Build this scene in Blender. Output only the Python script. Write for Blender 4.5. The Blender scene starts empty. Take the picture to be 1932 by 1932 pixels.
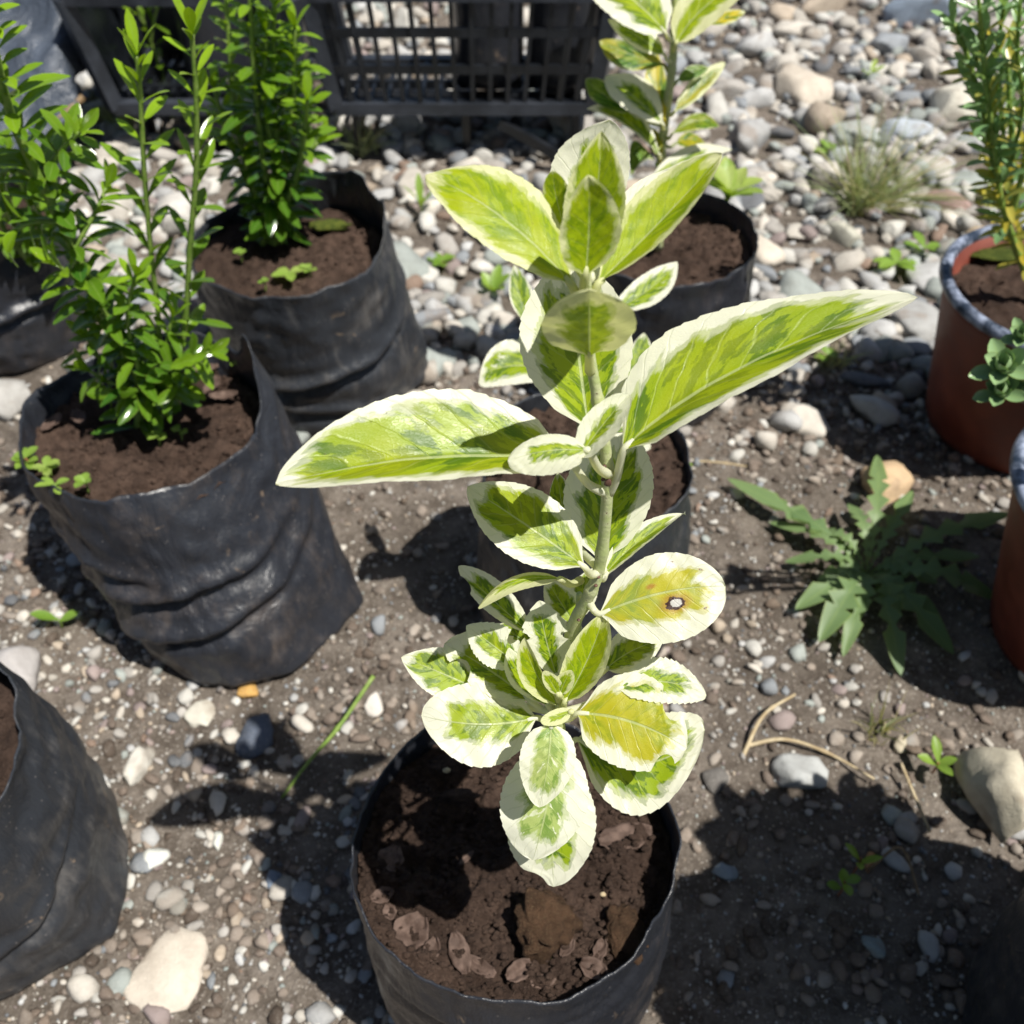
import bpy, math, random
from mathutils import Vector, noise
R = math.radians
C = bpy.context.scene.collection
# ---------------------------------------------------------------- camera
PITCH, F, CZ, CAMH = R(46), 1937.0, 966.0, 0.625
cam = bpy.data.cameras.new('camera'); co = bpy.data.objects.new('camera', cam); C.objects.link(co)
co.location = (0, 0, CAMH); co.rotation_euler = (R(90) - PITCH, 0, 0)
cam.sensor_width = 36; cam.lens = 36 * F / 1932
cam.clip_start = 0.02; cam.clip_end = 200
cam.dof.use_dof = True; cam.dof.focus_distance = 0.325; cam.dof.aperture_fstop = 18
bpy.context.scene.camera = co
# ---------------------------------------------------------------- light
SUN = Vector((0.404, -0.30, 1.0)).normalized()
w = bpy.data.worlds.new('World'); bpy.context.scene.world = w; w.use_nodes = True
sky = w.node_tree.nodes.new('ShaderNodeTexSky'); sky.sky_type = 'NISHITA'; sky.sun_disc = False
sky.sun_elevation = math.asin(SUN.z); sky.sun_rotation = math.atan2(SUN.x, SUN.y)
bgn = w.node_tree.nodes['Background']; bgn.inputs[1].default_value = 0.05
w.node_tree.links.new(sky.outputs[0], bgn.inputs[0])
sl = bpy.data.lights.new('sun', 'SUN'); sl.energy = 5.0; sl.angle = R(0.53); sl.color = (1, 0.96, 0.89)
so = bpy.data.objects.new('sun', sl); C.objects.link(so); so.rotation_euler = SUN.to_track_quat('Z', 'Y').to_euler()
vs = bpy.context.scene.view_settings
vs.view_transform = 'Standard'; vs.look = 'None'; vs.exposure = 0.50; vs.gamma = 1
bpy.context.scene.cycles.max_bounces = 8

# ---------------------------------------------------------------- projection helpers (photo direction -> world)
CAM = Vector((0, 0, CAMH)); cp, sp = math.cos(PITCH), math.sin(PITCH)
def ray(u, v):
    x = (u - CZ) / F; y = -(v - CZ) / F
    return Vector((x, cp + y * sp, -sp + y * cp))
def WY(u, v, y):
    d = ray(u, v); return CAM + d * (y / d.y)
def WZ(u, v, z=0.0):
    d = ray(u, v); return CAM + d * ((z - CAMH) / d.z)
def PL(u, v, p0, n):
    d = ray(u, v); k = d.dot(n)
    return CAM + d * ((p0 - CAM).dot(n) / k)

# ---------------------------------------------------------------- object helpers
def tag(o, label=None, cat=None, group=None, kind=None):
    if label: o['label'] = label
    if cat: o['category'] = cat
    if group: o['group'] = group
    if kind: o['kind'] = kind
    return o
def empty(name, loc, label, cat, group=None):
    o = bpy.data.objects.new(name, None); C.objects.link(o); o.location = loc; o.empty_display_size = .02
    return tag(o, label, cat, group)
class MB:
    def __init__(s): s.v = []; s.f = []; s.a = []; s.c = []
    def add(s, vs_, fs, a=None, c=None):
        n = len(s.v); s.v += vs_; s.f += [tuple(i + n for i in f) for f in fs]
        s.a += a if a else [(0, 0, 0)] * len(vs_)
        s.c += [c or (0, 0, 0)] * len(vs_) if not isinstance(c, list) else c
    def box(s, a, b):
        x0, y0, z0 = a; x1, y1, z1 = b
        v = [(x, y, z) for z in (z0, z1) for y in (y0, y1) for x in (x0, x1)]
        s.add([Vector(q) for q in v], [(0, 2, 3, 1), (4, 5, 7, 6), (0, 1, 5, 4), (2, 6, 7, 3), (0, 4, 6, 2), (1, 3, 7, 5)])
    def bar(s, p, q, w1, h1):
        p = Vector(p); q = Vector(q); t = (q - p).normalized()
        a = t.cross(Vector((0, 0, 1)));  a = a.normalized() if a.length > .1 else Vector((1, 0, 0))
        b = t.cross(a)
        vs_ = [e + a * i * w1 / 2 + b * j * h1 / 2 for e in (p, q) for i, j in ((-1, -1), (1, -1), (1, 1), (-1, 1))]
        s.add(vs_, [(0, 1, 2, 3), (4, 7, 6, 5), (0, 4, 5, 1), (1, 5, 6, 2), (2, 6, 7, 3), (3, 7, 4, 0)])
    def tube(s, pts, rad, seg=10, c=None):
        n = len(pts); vs_ = []; at = []
        ref = Vector((0, -1, .2))
        for i, p in enumerate(pts):
            t = (pts[min(i + 1, n - 1)] - pts[max(i - 1, 0)]).normalized()
            a = t.cross(ref).normalized(); b = t.cross(a)
            r = rad[i] if isinstance(rad, (list, tuple)) else rad
            for k in range(seg):
                q = 2 * math.pi * k / seg
                vs_.append(p + (a * math.cos(q) + b * math.sin(q)) * r); at.append((k / seg, i / n, 0))
        fs = [(i * seg + k, i * seg + (k + 1) % seg, (i + 1) * seg + (k + 1) % seg, (i + 1) * seg + k) for i in range(n - 1) for k in range(seg)]
        fs += [tuple(range(seg))[::-1], tuple((n - 1) * seg + k for k in range(seg))]
        s.add(vs_, fs, at, c)
    def build(s, name, mat, parent=None, smooth=True, flip=False):
        me = bpy.data.meshes.new(name)
        off = Vector((0, 0, 0))
        if parent is not None: off = parent_loc(parent)
        me.from_pydata([(p[0] - off[0], p[1] - off[1], p[2] - off[2]) for p in s.v], [], s.f)
        at = me.attributes.new('lf', 'FLOAT_VECTOR', 'POINT'); at.data.foreach_set('vector', [x for a in s.a for x in a])
        ac = me.attributes.new('tint', 'FLOAT_VECTOR', 'POINT'); ac.data.foreach_set('vector', [x for a in s.c for x in a])
        if smooth: me.polygons.foreach_set('use_smooth', [True] * len(me.polygons))
        me.materials.append(mat)
        o = bpy.data.objects.new(name, me); C.objects.link(o)
        if parent is not None: o.parent = parent
        return o
def parent_loc(o):
    v = Vector((0, 0, 0))
    while o is not None: v += Vector(o.location); o = o.parent
    return v
def spline(pts, n):
    out = []; P = [pts[0] * 2 - pts[1]] + list(pts) + [pts[-1] * 2 - pts[-2]]
    m = len(pts) - 1
    for i in range(n + 1):
        x = i / n * m; k = min(int(x), m - 1); t = x - k
        p0, p1, p2, p3 = P[k:k + 4]
        out.append(.5 * ((2 * p1) + (p2 - p0) * t + (2 * p0 - 5 * p1 + 4 * p2 - p3) * t * t + (3 * p1 - p0 - 3 * p2 + p3) * t ** 3))
    return out
def fbm(p, o=4):
    s = 0; a = .5
    for _ in range(o): s += a * noise.noise(p); p = p * 2.03; a *= .5
    return s

# ---------------------------------------------------------------- materials
class NT:
    def __init__(s, name):
        s.m = bpy.data.materials.new(name); s.m.use_nodes = True; s.t = s.m.node_tree; s.n = s.t.nodes
        s.bsdf = s.n['Principled BSDF']; s.out = s.n['Material Output']
    def link(s, a, b): s.t.links.new(a, b)
    def put(s, inp, x):
        if hasattr(x, 'is_output') or isinstance(x, bpy.types.NodeSocket): s.link(x, inp)
        elif isinstance(x, (tuple, list)) and len(x) == 3 and inp.type == 'RGBA': inp.default_value = (*x, 1)
        else: inp.default_value = x
    def math(s, op, a, b=0.0, c=None):
        n = s.n.new('ShaderNodeMath'); n.operation = op; s.put(n.inputs[0], a); s.put(n.inputs[1], b)
        if c is not None: s.put(n.inputs[2], c)
        return n.outputs[0]
    def mix(s, f, a, b, mode='MIX'):
        n = s.n.new('ShaderNodeMix'); n.data_type = 'RGBA'; n.blend_type = mode
        s.put(n.inputs[0], f); s.put(n.inputs[6], a); s.put(n.inputs[7], b); return n.outputs[2]
    def step(s, x, lo, hi, a=0.0, b=1.0):
        n = s.n.new('ShaderNodeMapRange'); n.interpolation_type = 'SMOOTHSTEP'
        s.put(n.inputs[0], x); s.put(n.inputs[1], lo); s.put(n.inputs[2], hi); n.inputs[3].default_value = a; n.inputs[4].default_value = b
        return n.outputs[0]
    def noise(s, vec, scale, detail=4, rough=.55, dist=0.0, col=False):
        n = s.n.new('ShaderNodeTexNoise'); n.inputs['Scale'].default_value = scale; n.inputs['Detail'].default_value = detail
        n.inputs['Roughness'].default_value = rough; n.inputs['Distortion'].default_value = dist
        if vec is not None: s.link(vec, n.inputs['Vector'])
        return n.outputs[1] if col else n.outputs[0]
    def voro(s, vec, scale, out='Distance', feat='F1'):
        n = s.n.new('ShaderNodeTexVoronoi'); n.feature = feat; n.inputs['Scale'].default_value = scale
        if vec is not None: s.link(vec, n.inputs['Vector'])
        return n.outputs[out]
    def attr(s, name):
        n = s.n.new('ShaderNodeAttribute'); n.attribute_name = name; return n.outputs['Vector']
    def sep(s, v):
        n = s.n.new('ShaderNodeSeparateXYZ'); s.link(v, n.inputs[0]); return n.outputs
    def comb(s, a, b, c):
        n = s.n.new('ShaderNodeCombineXYZ'); s.put(n.inputs[0], a); s.put(n.inputs[1], b); s.put(n.inputs[2], c); return n.outputs[0]
    def obj(s): return s.n.new('ShaderNodeTexCoord').outputs['Object']
    def pos(s): return s.n.new('ShaderNodeNewGeometry').outputs['Position']
    def oinfo(s): return s.n.new('ShaderNodeObjectInfo').outputs
    def bump(s, h, strength=.3, dist=.001):
        n = s.n.new('ShaderNodeBump'); n.inputs['Strength'].default_value = strength; n.inputs['Distance'].default_value = dist
        s.link(h, n.inputs['Height']); s.link(n.outputs[0], s.bsdf.inputs['Normal']); return n.outputs[0]
    def set(s, **k):
        for a, b in k.items(): s.put(s.bsdf.inputs[a.replace('_', ' ')], b)
    def translucent(s, col, f, nrm=None):
        t = s.n.new('ShaderNodeBsdfTranslucent'); s.put(t.inputs[0], col)
        if nrm is not None: s.link(nrm, t.inputs['Normal'])
        m = s.n.new('ShaderNodeMixShader'); s.put(m.inputs[0], f)
        s.link(s.bsdf.outputs[0], m.inputs[1]); s.link(t.outputs[0], m.inputs[2]); s.link(m.outputs[0], s.out.inputs[0])

def variegated(name, cream=(.84, .84, .68), dark=(.105, .20, .010), mid=(.31, .43, .012), yel=(.45, .50, .012), spots=(), gloss=.37):
    N = NT(name); s, t, _ = N.sep(N.attr('lf')); oi = N.oinfo(); rnd = oi['Random']; r, g, b = N.sep(oi['Color'])
    a = N.math('ABSOLUTE', s)
    sk = N.math('SUBTRACT', t, N.math('MULTIPLY', a, .30))
    v1 = N.comb(N.math('MULTIPLY', s, .9), N.math('MULTIPLY', sk, 3.2), N.math('MULTIPLY', rnd, 37.0))
    v2 = N.comb(N.math('MULTIPLY', s, 2.2), N.math('MULTIPLY', sk, 8.0), N.math('MULTIPLY', rnd, 91.0))
    n1 = N.noise(v1, 1.7, 3, .5); n2 = N.noise(v2, 1.6, 5, .65); n3 = N.noise(v1, 3.1, 4, .6, .4)
    d = N.math('MINIMUM', N.math('SUBTRACT', 1.0, a), N.math('MULTIPLY', N.math('SUBTRACT', 1.0, t), 2.4))
    d = N.math('ADD', d, N.math('MULTIPLY', N.math('SUBTRACT', n1, .5), .72))
    d = N.math('ADD', d, N.math('MULTIPLY', N.math('SUBTRACT', n2, .5), .40))
    k = N.step(d, N.math('SUBTRACT', r, .026), N.math('ADD', r, .026))
    k2 = N.step(d, N.math('ADD', r, .07), N.math('ADD', r, .15))
    # patches of three greens with sharp borders, as in chimeral variegation
    p1 = N.step(N.math('ADD', n3, N.math('MULTIPLY', N.math('SUBTRACT', n2, .5), .30)), .46, .53)
    grn = N.mix(p1, dark, mid)
    blur = N.noise(v1, 1.1, 2)
    grn = N.mix(N.math('MULTIPLY', g, N.step(blur, .35, .62)), grn, yel)
    pale = N.mix(.5, grn, cream)
    col = N.mix(k, cream, N.mix(k2, pale, grn))
    blot = N.math('MULTIPLY', N.step(n2, .56, .60), N.step(N.math('ADD', n1, b), .86, .98))
    col = N.mix(N.math('MULTIPLY', blot, .8), col, cream)
    rib = N.step(N.math('SUBTRACT', a, N.math('MULTIPLY', N.math('SUBTRACT', 1.0, t), .035)), .0, .02, 1.0, 0.0)
    col = N.mix(N.math('MULTIPLY', rib, .65), col, (.55, .62, .30))
    fr = N.math('FRACT', N.math('ADD', N.math('MULTIPLY', N.math('SUBTRACT', t, N.math('MULTIPLY', a, .28)), 8.0), N.math('MULTIPLY', n1, .9)))
    vein = N.step(N.math('ABSOLUTE', N.math('SUBTRACT', fr, .5)), .0, .07, 1.0, 0.0)
    col = N.mix(N.math('MULTIPLY', vein, .18), col, (.55, .60, .30))
    # tiny brown specks and scars
    sv = N.voro(N.comb(N.math('MULTIPLY', s, 1.2), N.math('MULTIPLY', t, 3.0), rnd), 5.0)
    sc = N.math('MULTIPLY', N.step(sv, .035, .06, 1.0, 0.0), N.step(N.noise(v1, 5), .50, .54))
    col = N.mix(N.math('MULTIPLY', sc, .85), col, (.10, .045, .02))
    for (ss, st, rr, ring) in spots:
        dx = N.math('MULTIPLY', N.math('SUBTRACT', s, ss), .62); dy = N.math('SUBTRACT', t, st)
        q = N.math('SQRT', N.math('ADD', N.math('MULTIPLY', dx, dx), N.math('MULTIPLY', dy, dy)))
        q = N.math('ADD', q, N.math('MULTIPLY', N.math('SUBTRACT', N.noise(N.comb(s, t, 0.0), 14.0, 3), .5), rr * 1.1))
        col = N.mix(N.step(q, rr * .6, rr * 2.2, .75, 0.0), col, (.42, .16, .02))
        if ring:
            col = N.mix(N.step(q, rr * .95, rr * 1.05, 1.0, 0.0), col, (.045, .012, .006))
            col = N.mix(N.step(q, rr * .55, rr * .66, 1.0, 0.0), col, (.6, .58, .55))
    N.set(Base_Color=col, Roughness=N.step(N.noise(v2, 2.0), .3, .7, gloss - .06, gloss + .12), Specular_IOR_Level=.42)
    fine = N.voro(N.comb(N.math('MULTIPLY', s, 9.0), N.math('MULTIPLY', t, 22.0), rnd), 2.2, 'Distance', 'DISTANCE_TO_EDGE')
    h = N.math('ADD', N.math('MULTIPLY', vein, -.5), N.math('MULTIPLY', n2, .5)); h = N.math('ADD', h, N.math('MULTIPLY', rib, -1.0))
    h = N.math('ADD', h, N.math('MULTIPLY', N.step(fine, 0.0, .2), .10))
    nr = N.bump(h, .55, .0003)
    N.translucent(N.mix(.5, N.mix(1.0, col, (1.05, 1.05, .30), 'MULTIPLY'), col), .46, nr)
    return N.m
def small_leaf_mat(name, old=(.022, .095, .012), young=(.27, .43, .015), alt=None, rough=.17, tr=.32):
    N = NT(name); s, t, rnd = N.sep(N.attr('lf')); age, r2, yl = N.sep(N.attr('tint'))
    col = N.mix(N.math('ADD', N.math('MULTIPLY', age, .85), N.math('MULTIPLY', r2, .22)), old, young)
    if alt: col = N.mix(yl, col, alt)
    rib = N.step(N.math('ABSOLUTE', s), .02, .10, 1.0, 0.0); col = N.mix(N.math('MULTIPLY', rib, .35), col, (.30, .40, .12))
    edge = N.step(N.math('ABSOLUTE', s), .86, .98); col = N.mix(N.math('MULTIPLY', edge, .45), col, (.32, .40, .08))
    col = N.mix(N.math('MULTIPLY', N.noise(N.obj(), 300.0, 2), .3), col, old)
    N.set(Base_Color=col, Roughness=rough, Specular_IOR_Level=.5)
    N.translucent(N.mix(1.0, N.mix(.55, col, young), (1.2, 1.2, .5), 'MULTIPLY'), tr)
    return N.m
def stem_mat(name, c1, c2, sc=260.0):
    N = NT(name); o = N.obj(); n = N.noise(o, sc, 4); n2 = N.voro(o, 900.0)
    col = N.mix(N.step(n, .35, .65), c1, c2)
    col = N.mix(N.math('MULTIPLY', N.step(n2, .14, .22, 1.0, 0.0), N.step(n, .5, .6)), col, (.12, .06, .03))
    N.set(Base_Color=col, Roughness=.5); N.bump(N.noise(o, 900.0, 4), .4, .0006); return N.m
def film_mat(name, base=(.020, .022, .028), dust=(.13, .10, .08), amt=.5, rough=.33):
    N = NT(name); o = N.pos(); n = N.noise(o, 22.0, 6, .62, .6); n2 = N.noise(o, 190.0, 4, .7)
    s = N.n.new('ShaderNodeMapping'); s.inputs['Scale'].default_value = (60, 60, 9); N.link(o, s.inputs[0])
    st = N.noise(s.outputs[0], 2.0, 5, .7)
    z = N.sep(o)[2]
    k = N.step(N.math('ADD', N.math('ADD', N.math('MULTIPLY', n, .65), N.math('MULTIPLY', st, .35)), N.math('MULTIPLY', z, -.5)), .44, .74)
    k = N.math('MULTIPLY', k, amt)
    pt = N.math('MULTIPLY', N.step(N.noise(o, 38.0, 3, .6, 1.0), .66, .72), N.step(n2, .4, .6))
    col = N.mix(k, base, dust); col = N.mix(N.math('MULTIPLY', pt, .55), col, (.26, .19, .13))
    dr = N.step(N.voro(o, 230.0), .09, .14, 1.0, 0.0)
    dr = N.math('MULTIPLY', dr, N.step(N.noise(o, 60.0, 2), .5, .56))
    col = N.mix(N.math('MULTIPLY', dr, .5), col, (.22, .20, .19))
    N.set(Base_Color=col, Roughness=N.math('ADD', N.math('MULTIPLY', k, .45), N.step(n2, .3, .7, rough - .05, rough + .12)), Specular_IOR_Level=.55)
    s2 = N.n.new('ShaderNodeMapping'); s2.inputs['Scale'].default_value = (40, 40, 12); s2.inputs['Rotation'].default_value = (.5, .3, 0); N.link(o, s2.inputs[0])
    h = N.math('ADD', N.math('MULTIPLY', N.noise(s2.outputs[0], 1.2, 5, .6, .8), 1.0), N.math('MULTIPLY', n2, .12))
    N.bump(h, .75, .004); return N.m
def earth_mat(name, c1, c2, c3, s1=60.0, grit=True):
    N = NT(name); o = N.pos(); n = N.noise(o, s1, 7, .7); n2 = N.noise(o, s1 * 9, 5, .7); n3 = N.noise(o, 7.0, 4, .6)
    col = N.mix(N.step(n, .36, .64), c1, c2); col = N.mix(N.math('MULTIPLY', N.step(n2, .52, .68), .7), col, c3)
    col = N.mix(N.math('MULTIPLY', N.step(n3, .42, .62), .55), col, tuple(q * .75 for q in c1))
    if grit:
        vc = N.voro(o, 420.0, 'Color'); vd = N.voro(o, 420.0)
        gr = N.math('MULTIPLY', N.step(vd, .26, .34, 1.0, 0.0), N.step(N.sep(vc)[0], .62, .66))
        col = N.mix(N.math('MULTIPLY', gr, .75), col, N.mix(N.sep(vc)[1], (.16, .13, .10), (.48, .44, .38)))
    N.set(Base_Color=col, Roughness=.92, Specular_IOR_Level=.2)
    N.bump(N.math('ADD', n, n2), .9, .004); return N.m
def stone_mat(name, tint=False):
    N = NT(name); oi = N.oinfo(); o = N.pos()
    base = N.attr('tint') if tint else oi['Color']
    n = N.noise(o, 70.0, 6, .65); n2 = N.noise(o, 500.0, 4, .7); n3 = N.voro(o, 650.0)
    col = N.mix(N.step(n, .35, .7, 0.0, .45), base, N.mix(1.0, base, (.55, .52, .50), 'MULTIPLY'))
    col = N.mix(N.step(n2, .50, .75, 0.0, .35), col, N.mix(.5, base, (.62, .60, .54)))
    col = N.mix(N.math('MULTIPLY', N.step(N.noise(o, 25.0, 3), .55, .66), .5), col, (.20, .15, .11))
    N.set(Base_Color=col, Roughness=.78, Specular_IOR_Level=.3); N.bump(N.math('ADD', n, N.math('MULTIPLY', n2, .6)), .55, .0022); return N.m
def plain(name, c1, c2, rough=.5, scale=80.0, spec=.5, bs=.3):
    N = NT(name); o = N.pos(); n = N.noise(o, scale, 5, .65)
    N.set(Base_Color=N.mix(N.step(n, .35, .68), c1, c2), Roughness=N.step(n, .3, .7, rough - .07, rough + .1), Specular_IOR_Level=spec)
    N.bump(n, bs, .001); return N.m

M_var = variegated('cream_margined_leaf')
M_varspot = variegated('spotted_leaf', yel=(.55, .50, .03), mid=(.42, .46, .05), dark=(.30, .38, .06), spots=((.26, .58, .078, True), (-.22, .42, .028, False), (.55, .80, .011, True), (-.60, .83, .012, True), (-.75, .62, .009, True)))
M_vargold = variegated('gold_centred_leaf', cream=(.70, .72, .42), dark=(.04, .13, .012), mid=(.13, .26, .02), yel=(.62, .50, .02), gloss=.3)
M_varyel = variegated('yellowing_leaf', dark=(.30, .36, .02), mid=(.46, .48, .03), yel=(.50, .46, .02))
M_young = variegated('young_leaf', cream=(.74, .75, .42), dark=(.21, .32, .006), mid=(.34, .45, .008), yel=(.43, .50, .008))
M_box = small_leaf_mat('glossy_green_leaf')
M_hebe = small_leaf_mat('blue_green_leaf', old=(.09, .21, .08), young=(.30, .46, .22), alt=(.58, .42, .03), rough=.30)
M_succ = small_leaf_mat('fleshy_leaf', old=(.14, .25, .10), young=(.36, .50, .25), rough=.32, tr=.12)
M_weed = small_leaf_mat('weed_leaf', old=(.11, .19, .07), young=(.28, .38, .16), rough=.5)
M_sprout = small_leaf_mat('sprout_leaf', old=(.13, .26, .03), young=(.32, .46, .08), alt=(.55, .55, .22), rough=.4, tr=.4)
M_grass = small_leaf_mat('grass_blade', old=(.20, .26, .12), young=(.40, .44, .24), alt=(.45, .38, .22), rough=.5)
M_stem = stem_mat('pale_green_stem', (.36, .42, .17), (.46, .48, .27))
M_bstem = stem_mat('green_stem', (.13, .22, .03), (.20, .28, .06))
M_wood = stem_mat('woody_stem', (.14, .09, .04), (.22, .15, .08))
M_red = stem_mat('reddish_stem', (.22, .08, .04), (.30, .14, .07))
M_film = film_mat('black_film')
M_filmd = film_mat('dusty_black_film', base=(.024, .027, .033), dust=(.17, .155, .14), amt=.7, rough=.38)
M_soil = earth_mat('potting_soil', (.048, .029, .021), (.115, .073, .054), (.18, .125, .095), 90.0, False)
M_earth = earth_mat('gritty_earth', (.105, .085, .068), (.225, .192, .160), (.34, .30, .26), 42.0)
M_stone = stone_mat('stone'); M_peb = stone_mat('pebbles_stone', True)
M_crate = plain('black_plastic', (.004, .005, .007), (.010, .012, .016), .38, 30.0)
M_frame_lit = plain('sunlit_frame_plastic', (.016, .019, .025), (.034, .039, .050), .42, 30.0)  # crate plastic again, with the frame's sunlit tone put into its colour
M_terra = plain('terracotta', (.12, .026, .015), (.17, .042, .024), .55, 40.0, .4)
M_dry = plain('dry_leaf_brown', (.060, .038, .029), (.135, .092, .074), .75, 160.0, .2)
M_straw = plain('straw', (.34, .26, .15), (.50, .42, .28), .7, 120.0, .2)
M_clod = earth_mat('clod_soil', (.065, .036, .020), (.135, .075, .042), (.18, .13, .07), 120.0, False)
M_moss = earth_mat('moss', (.06, .09, .015), (.16, .19, .03), (.24, .26, .05), 160.0, False)
N = NT('rim_plastic'); o_ = N.pos()
k_ = N.step(N.noise(o_, 42.0, 5, .65, .3), .42, .62)
N.set(Base_Color=N.mix(k_, (.020, .030, .050), (.30, .34, .44)), Roughness=.33); N.bump(N.noise(o_, 60.0, 3), .3, .002); M_rim = N.m
N = NT('grey_sheet_plastic'); o_ = N.pos(); N.set(Base_Color=N.mix(N.noise(o_, 18.0, 5, .6, 1.), (.012, .016, .022), (.10, .12, .155)), Roughness=.35); N.bump(N.noise(o_, 25.0, 5, .6, 2.), .8, .01); M_sheet = N.m
M_scar = plain('brown_scar', (.06, .025, .018), (.12, .06, .04), .6, 600.0)

# ---------------------------------------------------------------- ground
def ground_h(x, y):
    p = Vector((x, y, 0))
    return .010 * noise.noise(p * 4) + .005 * noise.noise(p * 14) + .0030 * noise.noise(p * 45 + Vector((3, 1, 2)))
def axis(lo, hi, st, far, base):
    a = []; x = lo
    while x <= hi + 1e-6: a.append(x); x += st
    l = []; r_ = []; s_ = st; x = lo
    while x > -far: s_ *= 1.35; x -= s_; l.append(x)
    s_ = st; x = a[-1]
    while x < far: s_ *= 1.35; x += s_; r_.append(x)
    return l[::-1] + a + r_
X = axis(-.95, .95, .0065, 60, 0); Y = axis(-.1, 1.9, .0065, 60, 0)
mb = MB(); W_ = len(X)
mb.add([Vector((x, y, ground_h(x, y))) for y in Y for x in X],
       [(j * W_ + i, j * W_ + i + 1, (j + 1) * W_ + i + 1, (j + 1) * W_ + i) for j in range(len(Y) - 1) for i in range(W_ - 1)])
tag(mb.build('ground', M_earth), 'gritty brown earth under the nursery bags', None, None, 'structure')

# ---------------------------------------------------------------- stones
def ico(sub):
    import bmesh
    bm = bmesh.new(); bmesh.ops.create_icosphere(bm, subdivisions=sub, radius=1)
    v = [x.co.copy() for x in bm.verts]; f = [tuple(q.index for q in x.verts) for x in bm.faces]; bm.free(); return v, f
I1, I2, I3 = ico(1), ico(2), ico(3)
def stone_shape(seed, base, ang=.35, flat=.6):
    rn = random.Random(seed); s3 = Vector((1, rn.uniform(.62, .95), flat * rn.uniform(.75, 1.2)))
    planes = [(Vector((rn.gauss(0, 1), rn.gauss(0, 1), rn.gauss(0, 1))).normalized(), rn.uniform(.56, .90) * (1 if base is I3 else .88)) for _ in range(9)]
    o = Vector((seed * 3.1, seed, 0)); out = []; ang = min(.5, ang * 1.25)
    for v in base[0]:
        r = 1 + .42 * noise.noise(v * 1.1 + o) + .14 * noise.noise(v * 2.6 + o) + .05 * noise.noise(v * 7 + o)
        p = v * r
        for n, d in planes:
            k = p.dot(n) - d
            if k > 0: p = p - n * k * (ang * 2)
        out.append(Vector((p.x * s3.x, p.y * s3.y, p.z * s3.z)))
    return out
PAL = [('pale beige', (.56, .51, .43)), ('light grey', (.46, .46, .45)), ('blue grey', (.26, .285, .31)), ('sandy tan', (.48, .38, .27)),
       ('pinkish brown', (.33, .25, .23)), ('off white', (.58, .56, .50)), ('greenish grey', (.33, .37, .34)), ('dark slate', (.15, .16, .175)), ('warm grey', (.40, .37, .33)), ('rusty brown', (.28, .18, .12))]
WT = [6, 7, 3, 1.2, 1.1, 4, 4, 1.1, 5, .2]
PAL = [(n_, tuple(.90 * (.75 * q + .25 * sum(c_) / 3) for q in c_)) for n_, c_ in PAL]
protos = []
for k in range(14):
    me = bpy.data.meshes.new('stone'); me.from_pydata(stone_shape(k + 1, I3, .32 + .08 * (k % 3), .62), [], I3[1])
    me.polygons.foreach_set('use_smooth', [True] * len(me.polygons)); me.materials.append(M_stone); protos.append(me)
rn = random.Random(5)
placed = []
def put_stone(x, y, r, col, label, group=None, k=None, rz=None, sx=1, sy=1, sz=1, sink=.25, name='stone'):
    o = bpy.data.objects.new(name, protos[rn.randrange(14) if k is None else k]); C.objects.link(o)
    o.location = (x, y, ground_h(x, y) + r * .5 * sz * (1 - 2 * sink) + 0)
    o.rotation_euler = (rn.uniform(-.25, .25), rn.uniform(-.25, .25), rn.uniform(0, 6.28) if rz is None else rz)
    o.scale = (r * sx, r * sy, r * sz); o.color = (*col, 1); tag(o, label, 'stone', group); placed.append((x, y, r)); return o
def px_stone(u, v, rpx, col, label, **k):
    p = WZ(u, v, .0); d = (p - CAM).length
    return put_stone(p.x, p.y, rpx / F * d, col, label, **k)
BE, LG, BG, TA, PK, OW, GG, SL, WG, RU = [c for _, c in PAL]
px_stone(1862, 1520, 92, (.50, .46, .36), 'large rough pale boulder in the sun right of the oval grey stone', k=2, rz=1.5, sx=1.05, sy=.8, sz=1.3, sink=.12)
px_stone(1508, 1465, 52, (.42, .43, .42), 'smooth oval light grey stone on the sunlit earth near dry stalks', k=4, rz=-.3, sz=.9)
px_stone(1662, 925, 50, (.50, .36, .22), 'tan rounded stone behind the jagged-leaved weed', k=5, sz=1.1)
px_stone(30, 1290, 70, (.40, .38, .37), 'big flat grey stone at the left edge above the lowest left bag', k=7, sz=.8)
px_stone(8, 770, 58, (.38, .37, .35), 'rough grey stone at the left edge beside the wide bag', k=8)
px_stone(316, 1838, 70, (.56, .50, .42), 'large flat cream stone on the earth at the bottom left', k=5, rz=.9, sx=1.15, sy=1.0, sz=.5)
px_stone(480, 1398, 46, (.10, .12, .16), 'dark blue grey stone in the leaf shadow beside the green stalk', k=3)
px_stone(707, 1342, 25, (.66, .62, .56), 'small white angular stone on bare earth right of the green stalk', k=6)
px_stone(290, 1628, 27, (.62, .63, .58), 'white rounded stone between the lowest left bag and the shadow', k=9)
px_stone(412, 1592, 21, (.62, .63, .57), 'small white pointed stone just left of the big dark shadow', k=2, rz=1.6, sy=.7)
px_stone(465, 1300, 22, (.56, .33, .10), 'small orange stone at the foot of the wide bag', k=5)
px_stone(380, 1340, 32, (.52, .50, .43), 'pale flat stone touching the base of the wide bag', k=1, sz=.5)
px_stone(262, 1445, 42, (.58, .56, .50), 'long pale stone standing out of the earth left of the leaf shadow', k=11, rz=1.5, sy=.6)
px_stone(1588, 452, 36, (.44, .43, .36), 'egg shaped grey stone in front of the grass tuft', k=12, rz=-.6, sy=.75, sz=1.1)
px_stone(1790, 395, 44, (.36, .25, .22), 'pinkish brown oval stone behind the nearer side of the far red pot', k=12, rz=-.2, sy=.6)
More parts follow.
